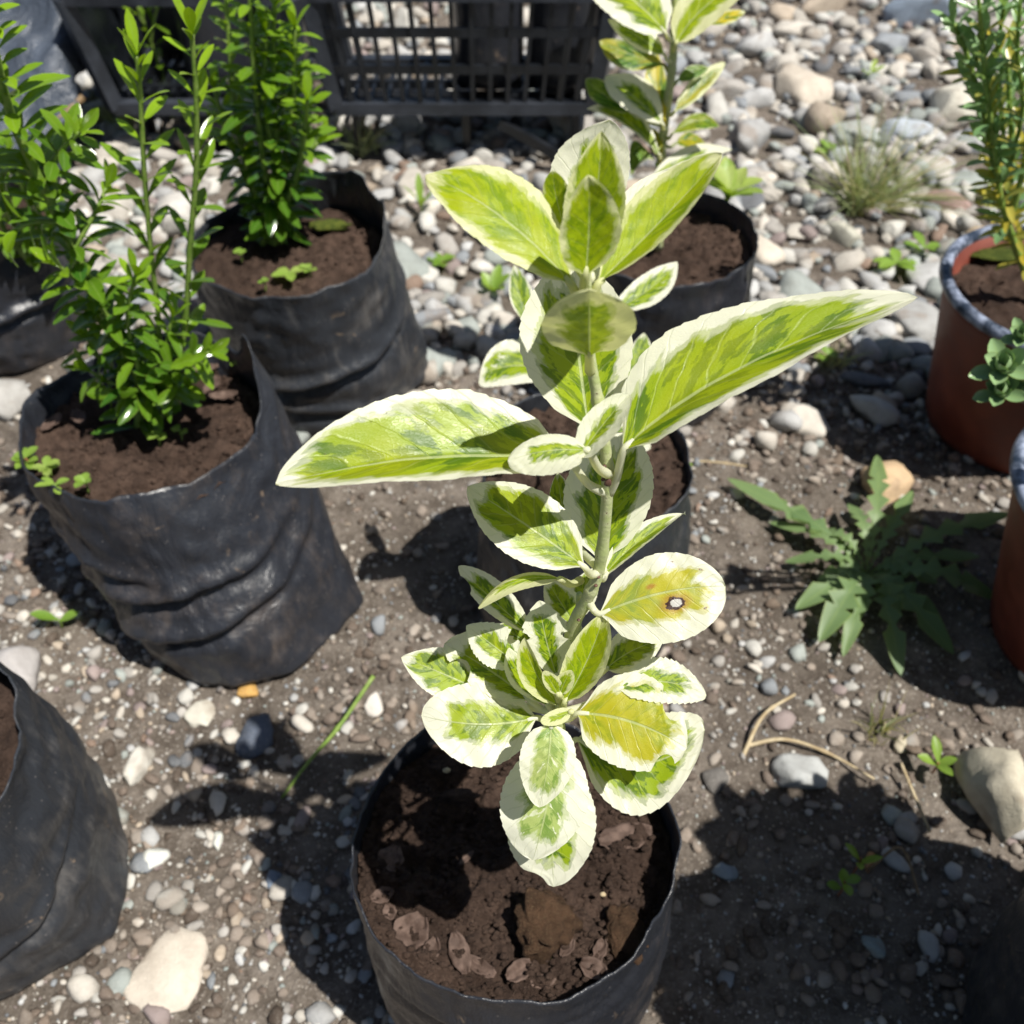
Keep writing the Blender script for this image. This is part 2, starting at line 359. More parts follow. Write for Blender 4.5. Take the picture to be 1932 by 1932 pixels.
px_stone(1735, 35, 62, (.28, .34, .42), 'smooth flat blue grey stone at the top right of the stone bed', k=4, rz=0, sy=.7)
px_stone(1510, 190, 62, (.52, .46, .38), 'big beige stone in the middle of the stone bed', k=8, sz=.9)
px_stone(1800, 215, 72, (.60, .57, .48), 'large cream stone left of the blue green bush', k=7, sz=.8)
px_stone(1700, 260, 45, (.40, .44, .48), 'pale blue grey stone in front of the large cream stone', k=3)
px_stone(1440, 490, 40, (.56, .50, .42), 'rounded cream stone at the foot of the gold leaved plant bag', k=5)
px_stone(1735, 610, 64, (.34, .34, .33), 'flat grey stone left of the far red pot', k=1, sz=.5)
px_stone(1850, 480, 52, (.50, .38, .24), 'sandy tan stone wedged behind the far red pot rim', k=9, sz=.8)
px_stone(350, 420, 62, (.52, .50, .46), 'large pale stone seen between the two thin upright stems', k=8, sz=1.1)
px_stone(220, 400, 48, (.50, .47, .42), 'beige stone behind the leaning stem of the left plant', k=7)
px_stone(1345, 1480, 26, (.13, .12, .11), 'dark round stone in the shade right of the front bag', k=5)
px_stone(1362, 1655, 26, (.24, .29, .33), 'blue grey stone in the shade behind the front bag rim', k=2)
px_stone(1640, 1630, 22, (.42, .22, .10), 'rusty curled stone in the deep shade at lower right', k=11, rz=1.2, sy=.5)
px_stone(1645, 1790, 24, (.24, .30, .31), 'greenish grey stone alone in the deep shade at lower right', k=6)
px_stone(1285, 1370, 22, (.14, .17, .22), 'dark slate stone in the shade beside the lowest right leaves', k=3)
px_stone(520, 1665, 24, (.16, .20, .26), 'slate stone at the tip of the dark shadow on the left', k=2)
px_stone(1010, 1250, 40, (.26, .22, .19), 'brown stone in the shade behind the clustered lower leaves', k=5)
px_stone(1700, 1400, 20, (.50, .45, .34), 'small cream stone beside the tiny grass tuft', k=4)
n_named = len(placed)
def bagfree(x, y, r):
    return True
tries = 0
while len(placed) < n_named + 262 and tries < 60000:
    tries += 1
    y = .66 + 1.25 * rn.random() ** .9; x = rn.uniform(-1, 1) * (.30 + .42 * y)
    if y < .74 + .05 * math.sin(x * 9) and rn.random() < .9: continue
    r = rn.choice((.018, .022, .026, .031, .037)) * rn.uniform(.9, 1.25)
    if y < .88: r = min(r, .026)
    if any((x - a) ** 2 + (y - b) ** 2 < ((r + c) * .62) ** 2 for a, b, c in placed): continue
    nm, c = rn.choices(PAL, WT)[0]; m_ = rn.uniform(.85, 1.12); c = tuple(q * m_ for q in c)
    siz = 'small' if r < .020 else 'medium' if r < .029 else 'large'
    shn, sy_, sz_ = rn.choice((('rounded', 1, 1), ('flat', 1, .62), ('oblong', .62, .9), ('plump', 1.0, 1.3), ('narrow flat', .6, .6)))
    if y > 1.45: where = 'behind the crates' if x < .2 else 'far behind the grass tufts'
    elif y > 1.12: where = 'by the left crate' if x < -.25 else 'by the right crate' if x < .2 else 'between gold plant and blue grey stone' if x < .45 else 'far behind the blue green bush'
    elif x < -.35: where = 'behind the leaning shrub'
    elif x < -.05: where = 'around the bag in front of the crates'
    elif x < .12: where = 'left of the gold plant bag'
    elif y > .95: where = 'behind the grass tufts'
    elif x < .30: where = 'just right of the gold plant bag'
    else: where = 'around the far red pot'
    put_stone(x, y, r, c, f'{siz} {shn} {nm} stone {where}', 'river stones of the pale gravel bed', sy=sy_, sz=sz_)
by = {}
for o in list(C.objects):
    if o.get('category') == 'stone': by.setdefault(o['label'], []).append(o)
for lb, os_ in by.items():
    if len(os_) == 2:
        os_.sort(key=lambda o: o.location.y); os_[0]['label'] = 'nearer ' + lb; os_[1]['label'] = 'farther ' + lb
    elif len(os_) == 3:
        os_.sort(key=lambda o: o.location.x / (o.location.y + .6))
        for o, q in zip(os_, ('leftmost', 'middle', 'rightmost')): o['label'] = q + ' ' + lb
# loose pebbles, far too many to count
def pebbles(name, label, spec):
    mb = MB(); shapes = [stone_shape(50 + k, I1, .25, .65) for k in range(12)]; shapes2 = [stone_shape(80 + k, I2, .3, .65) for k in range(12)]
    for (cnt, x0, x1, y0, y1, ra, rb, pw, dens, wts) in spec:
        for _ in range(cnt):
            y = rn.uniform(y0, y1); x = rn.uniform(x0, x1) * (.30 + .42 * y) if x1 == 1 else rn.uniform(x0, x1)
            if dens and rn.random() > dens(x, y): continue
            r = ra + (rb - ra) * rn.random() ** pw
            big = r > .0036; sh = rn.choice(shapes2 if big else shapes); fs = (I2 if big else I1)[1]
            a = rn.uniform(0, 6.28); ca, sa = math.cos(a), math.sin(a); tz = rn.uniform(-.35, .35)
            z = ground_h(x, y) + r * .28
            c = rn.choices(PAL, wts)[0][1]; m = rn.uniform(.75, 1.15); c = tuple(q * m for q in c)
            mb.add([Vector((x + r * (p.x * ca - p.y * sa), y + r * (p.x * sa + p.y * ca), z + r * (p.z + tz * p.x))) for p in sh], fs, None, c)
    return tag(mb.build(name, M_peb), label, 'pebbles', None, 'stuff')
def clump(x, y):
    return max(.08, min(1, .5 + 1.5 * noise.noise(Vector((x * 5, y * 5, 9))) + .7 * noise.noise(Vector((x * 17, y * 17, 2)))))
CR = [0, 0, 0, 0, 0, 0, 0, 0, 0, 0]
def left_dense(x, y): return clump(x, y) * (1.0 if x < 0 else .55)
pebbles('gravel', 'loose small gravel filling the gaps between the larger pale stones',
        [(4200, -1, 1, .68, 1.9, .009, .021, 1.2, lambda x, y: 1 if y > .80 + .05 * math.sin(x * 9) else .12, WT), (3500, -1, 1, .66, 1.9, .003, .008, 1.4, lambda x, y: 1 if y > .76 else .5, WT)])
pebbles('grit', 'tiny pebbles and grit scattered over the brown earth',
        [(9500, -.45, .5, .12, .82, .0018, .0065, 2.4, left_dense, [6, 4, 2.5, 3, 3, 6, 2.5, 1.5, 6, 1]),
         (9000, -.42, .48, .12, .80, .0009, .0022, 1.5, None, [5, 3, 2, 4, 4, 4, 2, 2, 7, 1.5]),
         (420, -.42, .46, .14, .80, .006, .011, 1.0, clump, [5, 5, 3, 2, 3, 5, 3, 2, 6, 1])])

_pal = PAL; PAL = [('a', (.16, .125, .10)), ('b', (.24, .20, .165)), ('c', (.09, .068, .052)), ('d', (.31, .27, .23))]
pebbles('soil_crumbs', 'crumbs and small clods of brown earth covering the ground', [(11000, -.48, .56, .12, .86, .0016, .0075, 2.0, lambda x, y: max(.15, .5 + 1.6 * noise.noise(Vector((x * 8, y * 8, 4)))), [4, 4, 3, 2])])
PAL = _pal
# ---------------------------------------------------------------- nursery bags
def soil_mesh(cx, cy, z0, rx, ry, seed, amp=.004, tilt=(0, 0), crumbs=260, mound=.0, rf=None):
    mb = MB(); NR, NA = (90, 220) if crumbs > 3000 else (48, 120); vs_ = []; rr = random.Random(seed)
    def h(x, y):
        p = Vector((x, y, seed)) * 1
        return z0 + amp * (1.6 * noise.noise(p * 22) + 1.3 * noise.noise(p * 60) + .9 * noise.noise(p * 150) + .6 * noise.noise(p * 330) - 1.0 * abs(noise.noise(p * 90))) + tilt[0] * (x - cx) + tilt[1] * (y - cy) + mound * (1 - ((x - cx) ** 2 + (y - cy) ** 2) / rx ** 2)
    for i in range(NR + 1):
        for j in range(NA):
            a = 2 * math.pi * j / NA; k = i / NR
            x = cx + (rf(a) if rf else rx) * k * math.cos(a); y = cy + (rf(a) if rf else ry) * k * math.sin(a); vs_.append(Vector((x, y, h(x, y))))
    fs = [(i * NA + j, i * NA + (j + 1) % NA, (i + 1) * NA + (j + 1) % NA, (i + 1) * NA + j)[::-1] for i in range(NR) for j in range(NA)]
    mb.add(vs_, fs)
    shp = [stone_shape(200 + k, I1, .3, .8) for k in range(8)]
    for _ in range(crumbs):
        a = rr.uniform(0, 6.28); k = math.sqrt(rr.random()) * .95; x = cx + rx * k * math.cos(a); y = cy + ry * k * math.sin(a)
        r = .0005 + .0026 * rr.random() ** 3; s_ = rr.choice(shp)
        mb.add([Vector((x, y, h(x, y) + r * .3)) + p * r for p in s_], I1[1])
    return mb, h
def make_bag(label, rim_c, base_c, rt, rb, H, dz=(), soil=-.03, seed=1, mat=None, squash=(1, 1), folds=(), group='black nursery bags', tilt=(0, 0), crumbs=700, mound=0, flare=0.0, wr=1.0, fins=()):
    e = empty('nursery_bag', (base_c[0], base_c[1], 0), label, 'plant bag', group)
    NA, NH = 176, 70; mb = MB(); sd = Vector((seed * 7.3, seed * 1.7, 0))
    def rimz(a):
        z = H + .0035 * noise.noise(Vector((math.cos(a) * 2, math.sin(a) * 2, seed))) + .0012 * noise.noise(Vector((math.cos(a) * 9, math.sin(a) * 9, seed)))
        for (ac, wd, am) in dz:
            d = (math.degrees(a) - ac + 180) % 360 - 180; z += am * math.exp(-(d / wd) ** 2)
        return z
    def pt(a, k, inner):
        ca, sa = math.cos(a), math.sin(a); z = rimz(a) * k
        c = Vector((base_c[0] + (rim_c[0] - base_c[0]) * k, base_c[1] + (rim_c[1] - base_c[1]) * k, 0))
        r = rb + (rt - rb) * k + .05 * rb * math.sin(math.pi * min(1, k * 1.1))
        r *= 1 + .035 * noise.noise(Vector((ca * 1.3, sa * 1.3, k * 1.5)) + sd)
        # film creases: broad sags, sharp folds, fine crinkle
        q = Vector((ca * 2.2, sa * 2.2, k * 5)) + sd
        r += wr * .0035 * noise.noise(q) + wr * .0018 * noise.noise(q * 2.7) - wr * .0016 * abs(noise.noise(Vector((ca * 5, sa * 5, k * 2.2)) + sd * 2))
        for (ac, wd, kc, am, sl_) in folds:
            d = (math.degrees(a) - ac + 180) % 360 - 180
            kk = kc + sl_ * d / 60 + .03 * noise.noise(Vector((d * .04, seed, 0)))
            f = (k - kk) / .035; r += am * math.exp(-(d / wd) ** 2) * (math.exp(-f * f) - 1.1 * math.exp(-(f + 1.6) ** 2))
        r += flare * max(0, k - .85) / .15
        for (ac, wd, am) in fins:
            d = (math.degrees(a) - ac + 180) % 360 - 180; r += am * math.exp(-abs(d / wd) ** 1.4) * max(0, 1 - k * 1.6) ** 1.3
        r += .0012 * wr * abs(noise.noise(Vector((ca * 14, sa * 14, k * 1.1)) + sd)) * (.3 + k)
        if k < .06: r *= 1 - .18 * (1 - k / .06) ** 2
        if inner: r -= .0009
        return Vector((c.x + r * squash[0] * ca, c.y + r * squash[1] * sa, max(z, .001) + (.002 if k < .001 else 0)))
    vs_ = []
    for i in range(NH + 1):
        for j in range(NA): vs_.append(pt(2 * math.pi * j / NA, i / NH, False))
    NI = 26
    for i in range(NI + 1):
        k = 1 - (i / NI) * .42
        for j in range(NA): vs_.append(pt(2 * math.pi * j / NA, k, True))
    rows = NH + 1 + NI + 1
    fs = [(i * NA + j, i * NA + (j + 1) % NA, (i + 1) * NA + (j + 1) % NA, (i + 1) * NA + j) for i in range(rows - 1) for j in range(NA)]
    fs.append(tuple(range(NA))[::-1])
    mb.add(vs_, fs); mb.build('film', mat or M_film, e)
    k = (H + soil) / H; cx = base_c[0] + (rim_c[0] - base_c[0]) * k; cy = base_c[1] + (rim_c[1] - base_c[1]) * k
    def rf(a):
        q = pt(a, k, True); return math.hypot(q.x - cx, q.y - cy) - .0006
    sm, h = soil_mesh(cx, cy, H + soil, (rb + (rt - rb) * k + .002) * squash[0], (rb + (rt - rb) * k + .002) * squash[1], seed, .0045, tilt, crumbs, mound, rf)
    sm.build('soil', M_soil, e)
    return e, h, (cx, cy)
bagF, hF, cF = make_bag('black nursery bag in front holding the tall cream edged plant', (0, .228), (.004, .232), .0770, .076, .168, [(60, 30, -.018), (150, 26, -.012), (250, 40, .004), (-38, 8, .006), (205, 10, .005), (-5, 12, .005)], -.020, 1, M_film, (1, 1.0), [(250, 60, .8, .002, .1)], tilt=(0, -.10), crumbs=3200, wr=.7)
bagL, hL, cL = make_bag('wide black nursery bag on the left with a high pointed rim and deep folds', (-.255, .540), (-.203, .498), .082, .078, .162, [(22, 17, .044), (75, 30, .014), (180, 20, .006)], -.016, 2, M_film, (1, 1),
    [(255, 75, .52, .006, .10), (262, 70, .34, .006, .13), (235, 30, .66, .004, -.1)], crumbs=1400, wr=1.1, fins=((0, 14, .015),))
bagB, hB, cB = make_bag('black nursery bag behind the wide bag, with sprouts on its soil', (-.187, .760), (-.178, .778), .082, .084, .165, [(8, 16, .028), (50, 22, .03), (80, 14, .012)], -.02, 3, M_filmd, (1, 1), [(280, 70, .45, .007, .1), (270, 50, .25, .005, -.1)], fins=((5, 15, .022),))
bagT, hT, cT = make_bag('low black nursery bag at the left edge behind the wide bag', (-.505, .858), (-.50, .86), .082, .08, .135, [], -.02, 4, M_film, (1, 1), [(290, 60, .5, .006, .1)])
bagD, hD, cD = make_bag('dusty grey black nursery bag cut by the bottom left edge', (-.332, .260), (-.325, .285), .084, .082, .17, [(70, 30, .016)], -.018, 5, M_filmd, (1, 1), [(330, 40, .5, .004, .2)], wr=1.2, fins=((-25, 16, .015),))
bagM, hM, cM = make_bag('black nursery bag in the middle hidden behind the tall plant', (.048, .495), (.050, .490), .070, .071, .165, [], -.012, 6, M_filmd, (1, 1), [(270, 60, .4, .005, .1)])
bagR, hR, cR = make_bag('black nursery bag in the stone bed holding the gold leaved plant', (.128, .772), (.128, .775), .079, .078, .165, [(190, 40, .008)], -.02, 7, M_film, (1, 1), [])
bagS, hS, cS = make_bag('dark nursery bag in the bottom right corner in shade', (.338, .168), (.338, .168), .090, .088, .17, [], -.02, 8, M_filmd, (1, 1), [])

# ---------------------------------------------------------------- red pots
def make_pot(label, rim_c, base_c, rt, rb, H, seed):
    e = empty('plastic_pot', (base_c[0], base_c[1], 0), label, 'flower pot', 'terracotta coloured pots at the right edge')
    NA = 96
    def lathe(prof, mat, name):
        mb = MB(); vs_ = []
        for r, z in prof:
            k = z / H
            for j in range(NA):
                a = 2 * math.pi * j / NA
                vs_.append(Vector((base_c[0] + (rim_c[0] - base_c[0]) * k + r * math.cos(a), base_c[1] + (rim_c[1] - base_c[1]) * k + r * math.sin(a), z)))
        mb.add(vs_, [(i * NA + j, i * NA + (j + 1) % NA, (i + 1) * NA + (j + 1) % NA, (i + 1) * NA + j) for i in range(len(prof) - 1) for j in range(NA)])
        return mb.build(name, mat, e)
    body = [(0.0001, .002), (rb * .9, .002), (rb, .006)] + [(rb + (rt - rb) * k / 12, H * k / 12) for k in range(1, 12)] + [(rt - .003, H - .004), (rt - .006, H - .004), (rt - .012, H - .05)]
    lathe(body, M_terra, 'body')
    lip = [(rt - .0005 + .0052 * math.cos(a), H - .002 + .0058 * math.sin(a)) for a in [2 * math.pi * i / 14 for i in range(15)]]
    lathe(lip, M_rim, 'rim')
    sm, h = soil_mesh(rim_c[0], rim_c[1], H - .018, rt - .006, rt - .006, seed, .004, crumbs=250)
    sm.build('soil', M_soil, e); return e, h
pot1, hP1 = make_pot('red brown pot with a mottled blue grey rim beside the stone bed, the far one', (.440, .690), (.458, .715), .094, .075, .165, 21)
pot2, hP2 = make_pot('red brown pot cut by the right edge, the near one beside the jagged-leaved weed', (.417, .458), (.436, .468), .092, .073, .165, 22)

# ---------------------------------------------------------------- crates
def lattice(e, a0, a1, b0, b1, nm, n, rows, rib=.0072, big=.012, every=5):
    mb = MB(); a0, a1, b0, b1 = map(Vector, (a0, a1, b0, b1))
    for i in range(n + 1):
        k = i / n; mb.bar(a0.lerp(a1, k), b0.lerp(b1, k), .005, big if i % every == 0 else rib)
    for k in rows: mb.bar(a0.lerp(b0, k), a1.lerp(b1, k), .0056, .0105)
    return mb.build(nm, M_crate, e, smooth=False)
def frame_box(e, A, B):
    mb = MB()
    for i in range(4):
        mb.bar(Vector(A[i]), Vector(B[i]), .018, .017); mb.bar(Vector(A[i]), Vector(A[(i + 1) % 4]), .0152, .0145); mb.bar(Vector(B[i]), Vector(B[(i + 1) % 4]), .0165, .0155)
    mb.build('frame', M_frame_lit, e, smooth=False)
# right crate: lies on its side, slotted base toward the camera
x0, x1, y0, y1, z0, z1, t = -.213, .098, 1.215, 1.345, .072, .205, .018
cr = empty('plastic_crate', (-.06, 1.28, z0), 'black slotted plastic crate at the back, the right one of the pair', 'crate', 'black plastic crates at the back')
A = [(x0, y0, z0), (x1, y0, z0), (x1, y1, z0), (x0, y1, z0)]; B = [(x0 - t, y0 - .006, z1), (x1 + t, y0 - .006, z1), (x1 + t, y1, z1), (x0 - t, y1, z1)]
lattice(cr, A[0], A[1], B[0], B[1], 'slotted_base', 15, (.02, .35, .67, .98)); lattice(cr, A[1], A[2], B[1], B[2], 'side_wall', 6, (.5,)); lattice(cr, A[3], A[0], B[3], B[0], 'side_wall', 6, (.5,))
lattice(cr, A[0], A[1], A[3], A[2], 'side_wall', 15, (.5,)); frame_box(cr, A, B)
# left crate: open front, closed sides
x0, x1, y1 = -.480, -.262, 1.47
cr = empty('plastic_crate', (-.37, 1.34, z0), 'black plastic crate at the back left, behind the small leaved plants', 'crate', 'black plastic crates at the back')
A = [(x0, y0, z0), (x1, y0, z0), (x1, y1, z0), (x0, y1, z0)]; B = [(x0 - t, y0 - t, z1), (x1 + t, y0 - t, z1), (x1 + t, y1 + t, z1), (x0 - t, y1 + t, z1)]
frame_box(cr, A, B)
for k in (1, 2, 3):
    mb = MB(); a0, a1, b1, b0 = Vector(A[k]), Vector(A[(k + 1) % 4]), Vector(B[(k + 1) % 4]), Vector(B[k]); mb.add([a0, a1, b1, b0], [(0, 1, 2, 3)])
    q = mb.build('side_wall', M_crate, cr, smooth=False); q.modifiers.new('t', 'SOLIDIFY').thickness = .003
lattice(cr, A[0], A[1], A[3], A[2], 'bottom_grid', 14, (.2, .4, .6, .8))
def make_tray(label, x0, x1, y0, y1, z1):
    e = empty('low_bench', ((x0 + x1) / 2, (y0 + y1) / 2, 0), label, 'bench', 'low benches under the crates')
    y1 = y0 + .045; mb = MB(); mb.box((x0, y0, z1 - .006), (x1, y1, z1)); mb.build('deck', M_crate, e, smooth=False)
    for x in (x0 + .006, (x0 + x1) / 2, x1 - .006):
        for y in (y0 + .006, y1 - .006): mb = MB(); mb.bar((x, y, 0), (x, y, z1 - .007), .01, .01); mb.build('leg', M_crate, e, smooth=False)
    mb = MB(); mb.bar((x1 - .10, y0 - .02, z1 - .012), (x1 - .01, y0 - .045, .012), .008, .012); mb.build('brace', M_crate, e, smooth=False)
make_tray('low black plastic bench carrying the right slotted crate', -.20, .085, 1.235, 1.45, .064)
make_tray('low black plastic bench carrying the left crate', -.47, -.27, 1.235, 1.45, .064)
for i, (x, y, lb) in enumerate([(.062, 1.283, 'black bag added to darken the right end of the slotted crate'), (-.37, 1.31, 'black bag added to darken the middle of the left crate'),
                               (-.30, 1.40, 'black bag added to darken the rear right of the left crate'), (-.028, 1.290, 'black bag added to darken the slotted crate, left of the other one there'), (-.44, 1.40, 'black bag added to darken the rear left of the left crate')]):
    e = empty('nursery_bag', (x, y, .077), lb, 'plant bag', 'black bags added to darken the crates')  # black bags put in so the crate insides read dark
    mb = MB(); NA = 40; vs_ = []
    for k in range(16):
        z = .078 + .15 * min(k, 12) / 12 - (.02 * (k - 12) if k > 12 else 0); r0 = .042 - (.002 if k > 12 else 0)
        for j in range(NA):
            a = 6.2832 * j / NA; r = r0 * (1 + .05 * noise.noise(Vector((math.cos(a) * 2, math.sin(a) * 2, z * 20 + i)))); vs_.append(Vector((x + r * math.cos(a), y + r * math.sin(a), z)))
    mb.add(vs_, [(k * NA + j, k * NA + (j + 1) % NA, (k + 1) * NA + (j + 1) % NA, (k + 1) * NA + j) for k in range(15) for j in range(NA)] + [tuple(range(NA))[::-1]]); mb.build('film', M_film, e)
    mb = MB(); mb.add([Vector((x + .040 * math.cos(6.2832 * j / 24), y + .040 * math.sin(6.2832 * j / 24), .20 + .003 * math.sin(j * 2.1))) for j in range(24)] + [Vector((x, y, .206))], [(j, (j + 1) % 24, 24) for j in range(24)]); mb.build('soil', M_soil, e)
# crumpled plastic sheet in the top left corner
mb = MB(); n = 44; vs_ = []
for j in range(n):
    for i in range(n):
        a, b = i / (n - 1), j / (n - 1); x = -.80 + .29 * a; y = 1.08 + .30 * b
        z = .055 + .13 * b + .045 * abs(noise.noise(Vector((a * 4, b * 2, 3)))) * 2 + .02 * noise.noise(Vector((a * 11, b * 7, 1)))
        vs_.append(Vector((x + .02 * noise.noise(Vector((a * 5, b * 5, 8))), y, z)))
f1 = [(j * n + i, j * n + i + 1, (j + 1) * n + i + 1, (j + 1) * n + i) for j in range(n - 1) for i in range(n - 1)]
mb.add(vs_, f1); so_ = mb.build('plastic_sheet', M_sheet); tag(so_, 'crumpled grey plastic sheet heaped at the top left corner', 'plastic sheet')
sm_ = so_.modifiers.new('thick', 'SOLIDIFY'); sm_.thickness = .0012
for i, (p, q, lb) in enumerate([((-.60, 1.10, .03), (-.50, 1.18, .10), 'grey stick leaning against the plastic sheet, the lower of two'), ((-.64, 1.13, .05), (-.52, 1.22, .14), 'grey stick leaning against the plastic sheet, the upper of two')]):
    mb = MB(); p, q = Vector(p), Vector(q); pts = spline([p, p.lerp(q, .5) + Vector((0, 0, .004)), q], 8); mb.tube(pts, [.0065 - .0003 * k for k in range(9)], 8)
    tag(mb.build('stick', M_wood), lb, 'stick')

# ---------------------------------------------------------------- broad variegated leaves
UPN = Vector((0, -.38, .92)).normalized()
lrn = random.Random(11)
def vleaf(parent, base, mid, tip, L, Rr, y=.21, n=(0, -.38, .92), off=(0, 0, 0, 0), col=(.3, .3, .1), mat=None, attach=None, bites=(), t0=.5, b=.78, teeth=15, name='leaf', curl=.0, label=None, ser=.032, tw=.0):
    n = Vector(n).normalized(); p0 = WY(base[0], base[1], y)
    def pt(q, o):
        p = PL(q[0], q[1], p0, n)
        if o: p = p + (CAM - p).normalized() * o * .01
        return p
    B, Mi, T, PLf, PR = p0, pt(mid, off[0]), pt(tip, off[1]), pt(L, off[2]), pt(Rr, off[3])
    eL, eR = PLf - Mi, PR - Mi
    ax = (T - B).normalized()
    eL = eL - ax * eL.dot(ax) * .65; eR = eR - ax * eR.dot(ax) * .65
    ctrl = Mi * 2 - (B + T) * .5
    al = math.log(.5) / math.log(t0)
    nn = (eR - eL).cross(ax).normalized()
    if nn.dot(CAM - Mi) < 0: nn = -nn
    NT_, NS = 72, 9; vs_ = []; at = []; sd = lrn.uniform(0, 99); wid = (eL.length + eR.length) / 2
    for i in range(NT_ + 1):
        t = i / NT_; c = B * (1 - t) ** 2 + ctrl * 2 * t * (1 - t) + T * t * t
        wv = max(0, math.sin(math.pi * min(1, t ** al))) ** b
        if t < .12: wv *= .35 + .65 * (t / .12)
        fr = (t * teeth) % 1.0; wv *= 1 - ser * (fr if 0 < t < .97 else 0)
        wv = max(wv, .018 if t < .9 else .004)
        for j in range(-NS, NS + 1):
            s = j / NS; e = eL if s < 0 else eR; a = abs(s); wk = wv
            for (sd_, tc, wd, dp) in bites:
                if (s < 0) == (sd_ < 0): wk *= 1 - dp * max(0, 1 - ((t - tc) / wd) ** 2) ** .5
            p = c + e * a * wk
            lift = .11 * wid * a * wv + curl * wid * (a ** 2) * wk - .05 * wid * math.exp(-(s / .10) ** 2) * (1 - t) * wv
            lift += wid * .045 * noise.noise(Vector((t * 5, s * 1.4, sd))) * a * 2 + wid * .02 * noise.noise(Vector((t * 13 + a * 3, s, sd)))
            lift += wid * .016 * a * wv * math.cos((t - .28 * a) * 8 * 6.2832) * .5
            p = p + nn * lift + nn * tw * wid * s * (t - .5)
            vs_.append(p); at.append((s * (wk + .001) / (wv + .001) if False else s * wk / max(wv, 1e-4), t, 0))
    w2 = 2 * NS + 1; mb = MB()
    mb.add(vs_, [(i * w2 + j, i * w2 + j + 1, (i + 1) * w2 + j + 1, (i + 1) * w2 + j) for i in range(NT_) for j in range(w2 - 1)], at)
    if attach:
        A = WY(*attach); m = (A + B) * .5 + nn * -.001 + Vector((0, 0, -.0015))
        T0 = B + (ctrl - B).normalized() * wid * .25 - nn * .0006
        mb.tube(spline([A, m, B - nn * .0004, T0], 12), [.0015 - .00006 * k for k in range(13)], 8, )
        k = 13 * 8
        mb.a[-k:] = [(0.9, .97, 0)] * k
    o = mb.build(name, mat or M_var, parent); o.color = (*col, 1)
    if label: o['label'] = label
    return o
def stem_part(parent, pts, r0, r1, mat, name='stem', seg=12, nodes=()):
    P = spline(pts, 14 * (len(pts) - 1)); n = len(P); mb = MB()
    rad = []
    for i in range(n):
        r = r0 + (r1 - r0) * i / (n - 1)
        for q in nodes: r += .0004 * math.exp(-((i / (n - 1) - q) / .008) ** 2)
        rad.append(r)
    mb.tube(P, rad, seg); return mb.build(name, mat, parent), P

base = Vector((.010, .232, .140))
hero = empty('variegated_shrub', base, 'tall young shrub with big cream edged green leaves rising from the front bag', 'shrub')
YS = .21
S = lambda u, v, y=YS: WY(u, v, y)
stem_part(hero, [base + Vector((0, 0, -.006)), Vector((.012, .227, .22)), S(1072, 1215, .214), S(1108, 1130), S(1133, 1060), S(1146, 900), S(1130, 770), S(1112, 660), S(1107, 530), S(1108, 500)], .0026, .0010, M_stem, nodes=(.36, .46, .57, .68, .82))
stem_part(hero, [base + Vector((.0, -.002, -.004)), Vector((.004, .216, .22)), S(1050, 1420, .200), S(1056, 1345, .197), S(1056, 1290, .196)], .0026, .0012, M_stem, 'branch', nodes=(.8, .95))
stem_part(hero, [Vector((.010, .228, .20)), S(1082, 1260, .222), S(1090, 1180, .222), S(1093, 1120, .222)], .0019, .0010, M_stem, 'branch', nodes=(.7,))
mb = MB(); p = S(1147, 911, .2066); sh = stone_shape(900, I2, .1, .8); mb.add([p + Vector((q.x * .0011, q.y * .0005, q.z * .0026)) for q in sh], I2[1]); mb.build('bud_scar', M_scar, hero)
for u, v in ((1129, 1089), (1124, 1105), (1138, 905), (1092, 1170), (1140, 880)):
    mb = MB(); p = S(u, v, .2072 if v > 1000 else .2068); mb.add([p + q * .0007 for q in sh], I2[1]); mb.build('bud_scar', M_scar, hero)
M_pale = variegated('pale_streaked_leaf', cream=(.86, .86, .72), dark=(.20, .33, .06), mid=(.42, .53, .16), yel=(.5, .55, .2))
V = vleaf; h = hero
UPR = (0, -1, .05)
FACE = (0, -.62, .78)
# top whorl
V(h, (1112, 480), (1118, 335), (1150, 226), (1038, 318), (1192, 300), .238, (-.1, -.75, .65), (0, .6, 0, 0), (.55, .1, .1), attach=(1109, 530, .214), label='broad nearly white leaf standing behind the tip')
V(h, (1075, 465), (1050, 375), (1044, 322), (1024, 368), (1078, 372), .228, UPR, col=(.05, .5, 0), mat=M_young, attach=(1105, 520, .213))
V(h, (1110, 500), (1126, 375), (1135, 247), (1062, 385), (1181, 380), .222, UPR, (0, -.3, .3, .3), (.10, .3, .05), M_young, (1108, 525, .212), t0=.48)
V(h, (1150, 470), (1195, 385), (1262, 320), (1172, 372), (1215, 420), .232, UPN, col=(.7, .1, .2), attach=(1110, 525, .212))
V(h, (1080, 537), (946, 408), (803, 331), (990, 345), (903, 462), .209, (.30, -.45, .84), (.25, -.3, 0, 0), (.17, .75, .0), M_young, (1107, 555, .21), t0=.50, b=.70, label='long bright lime green leaf with a cream edge pointing left at the top')
V(h, (1127, 535), (1245, 418), (1362, 291), (1205, 372), (1268, 448), .210, (-.25, -.55, .80), (-.2, 0, 0, .2), (.15, .6, .0), M_young, (1109, 558, .21), t0=.5, b=.72, curl=.15)
V(h, (1105, 520), (1112, 428), (1110, 331), (1052, 420), (1171, 412), .204, (.32, -.94, .08), (0, .2, .35, .35), (.13, .6, .0), M_young, (1106, 560, .2095), t0=.47, b=.66, teeth=9, ser=.03, label='upright rounded young leaf in front of the tip')
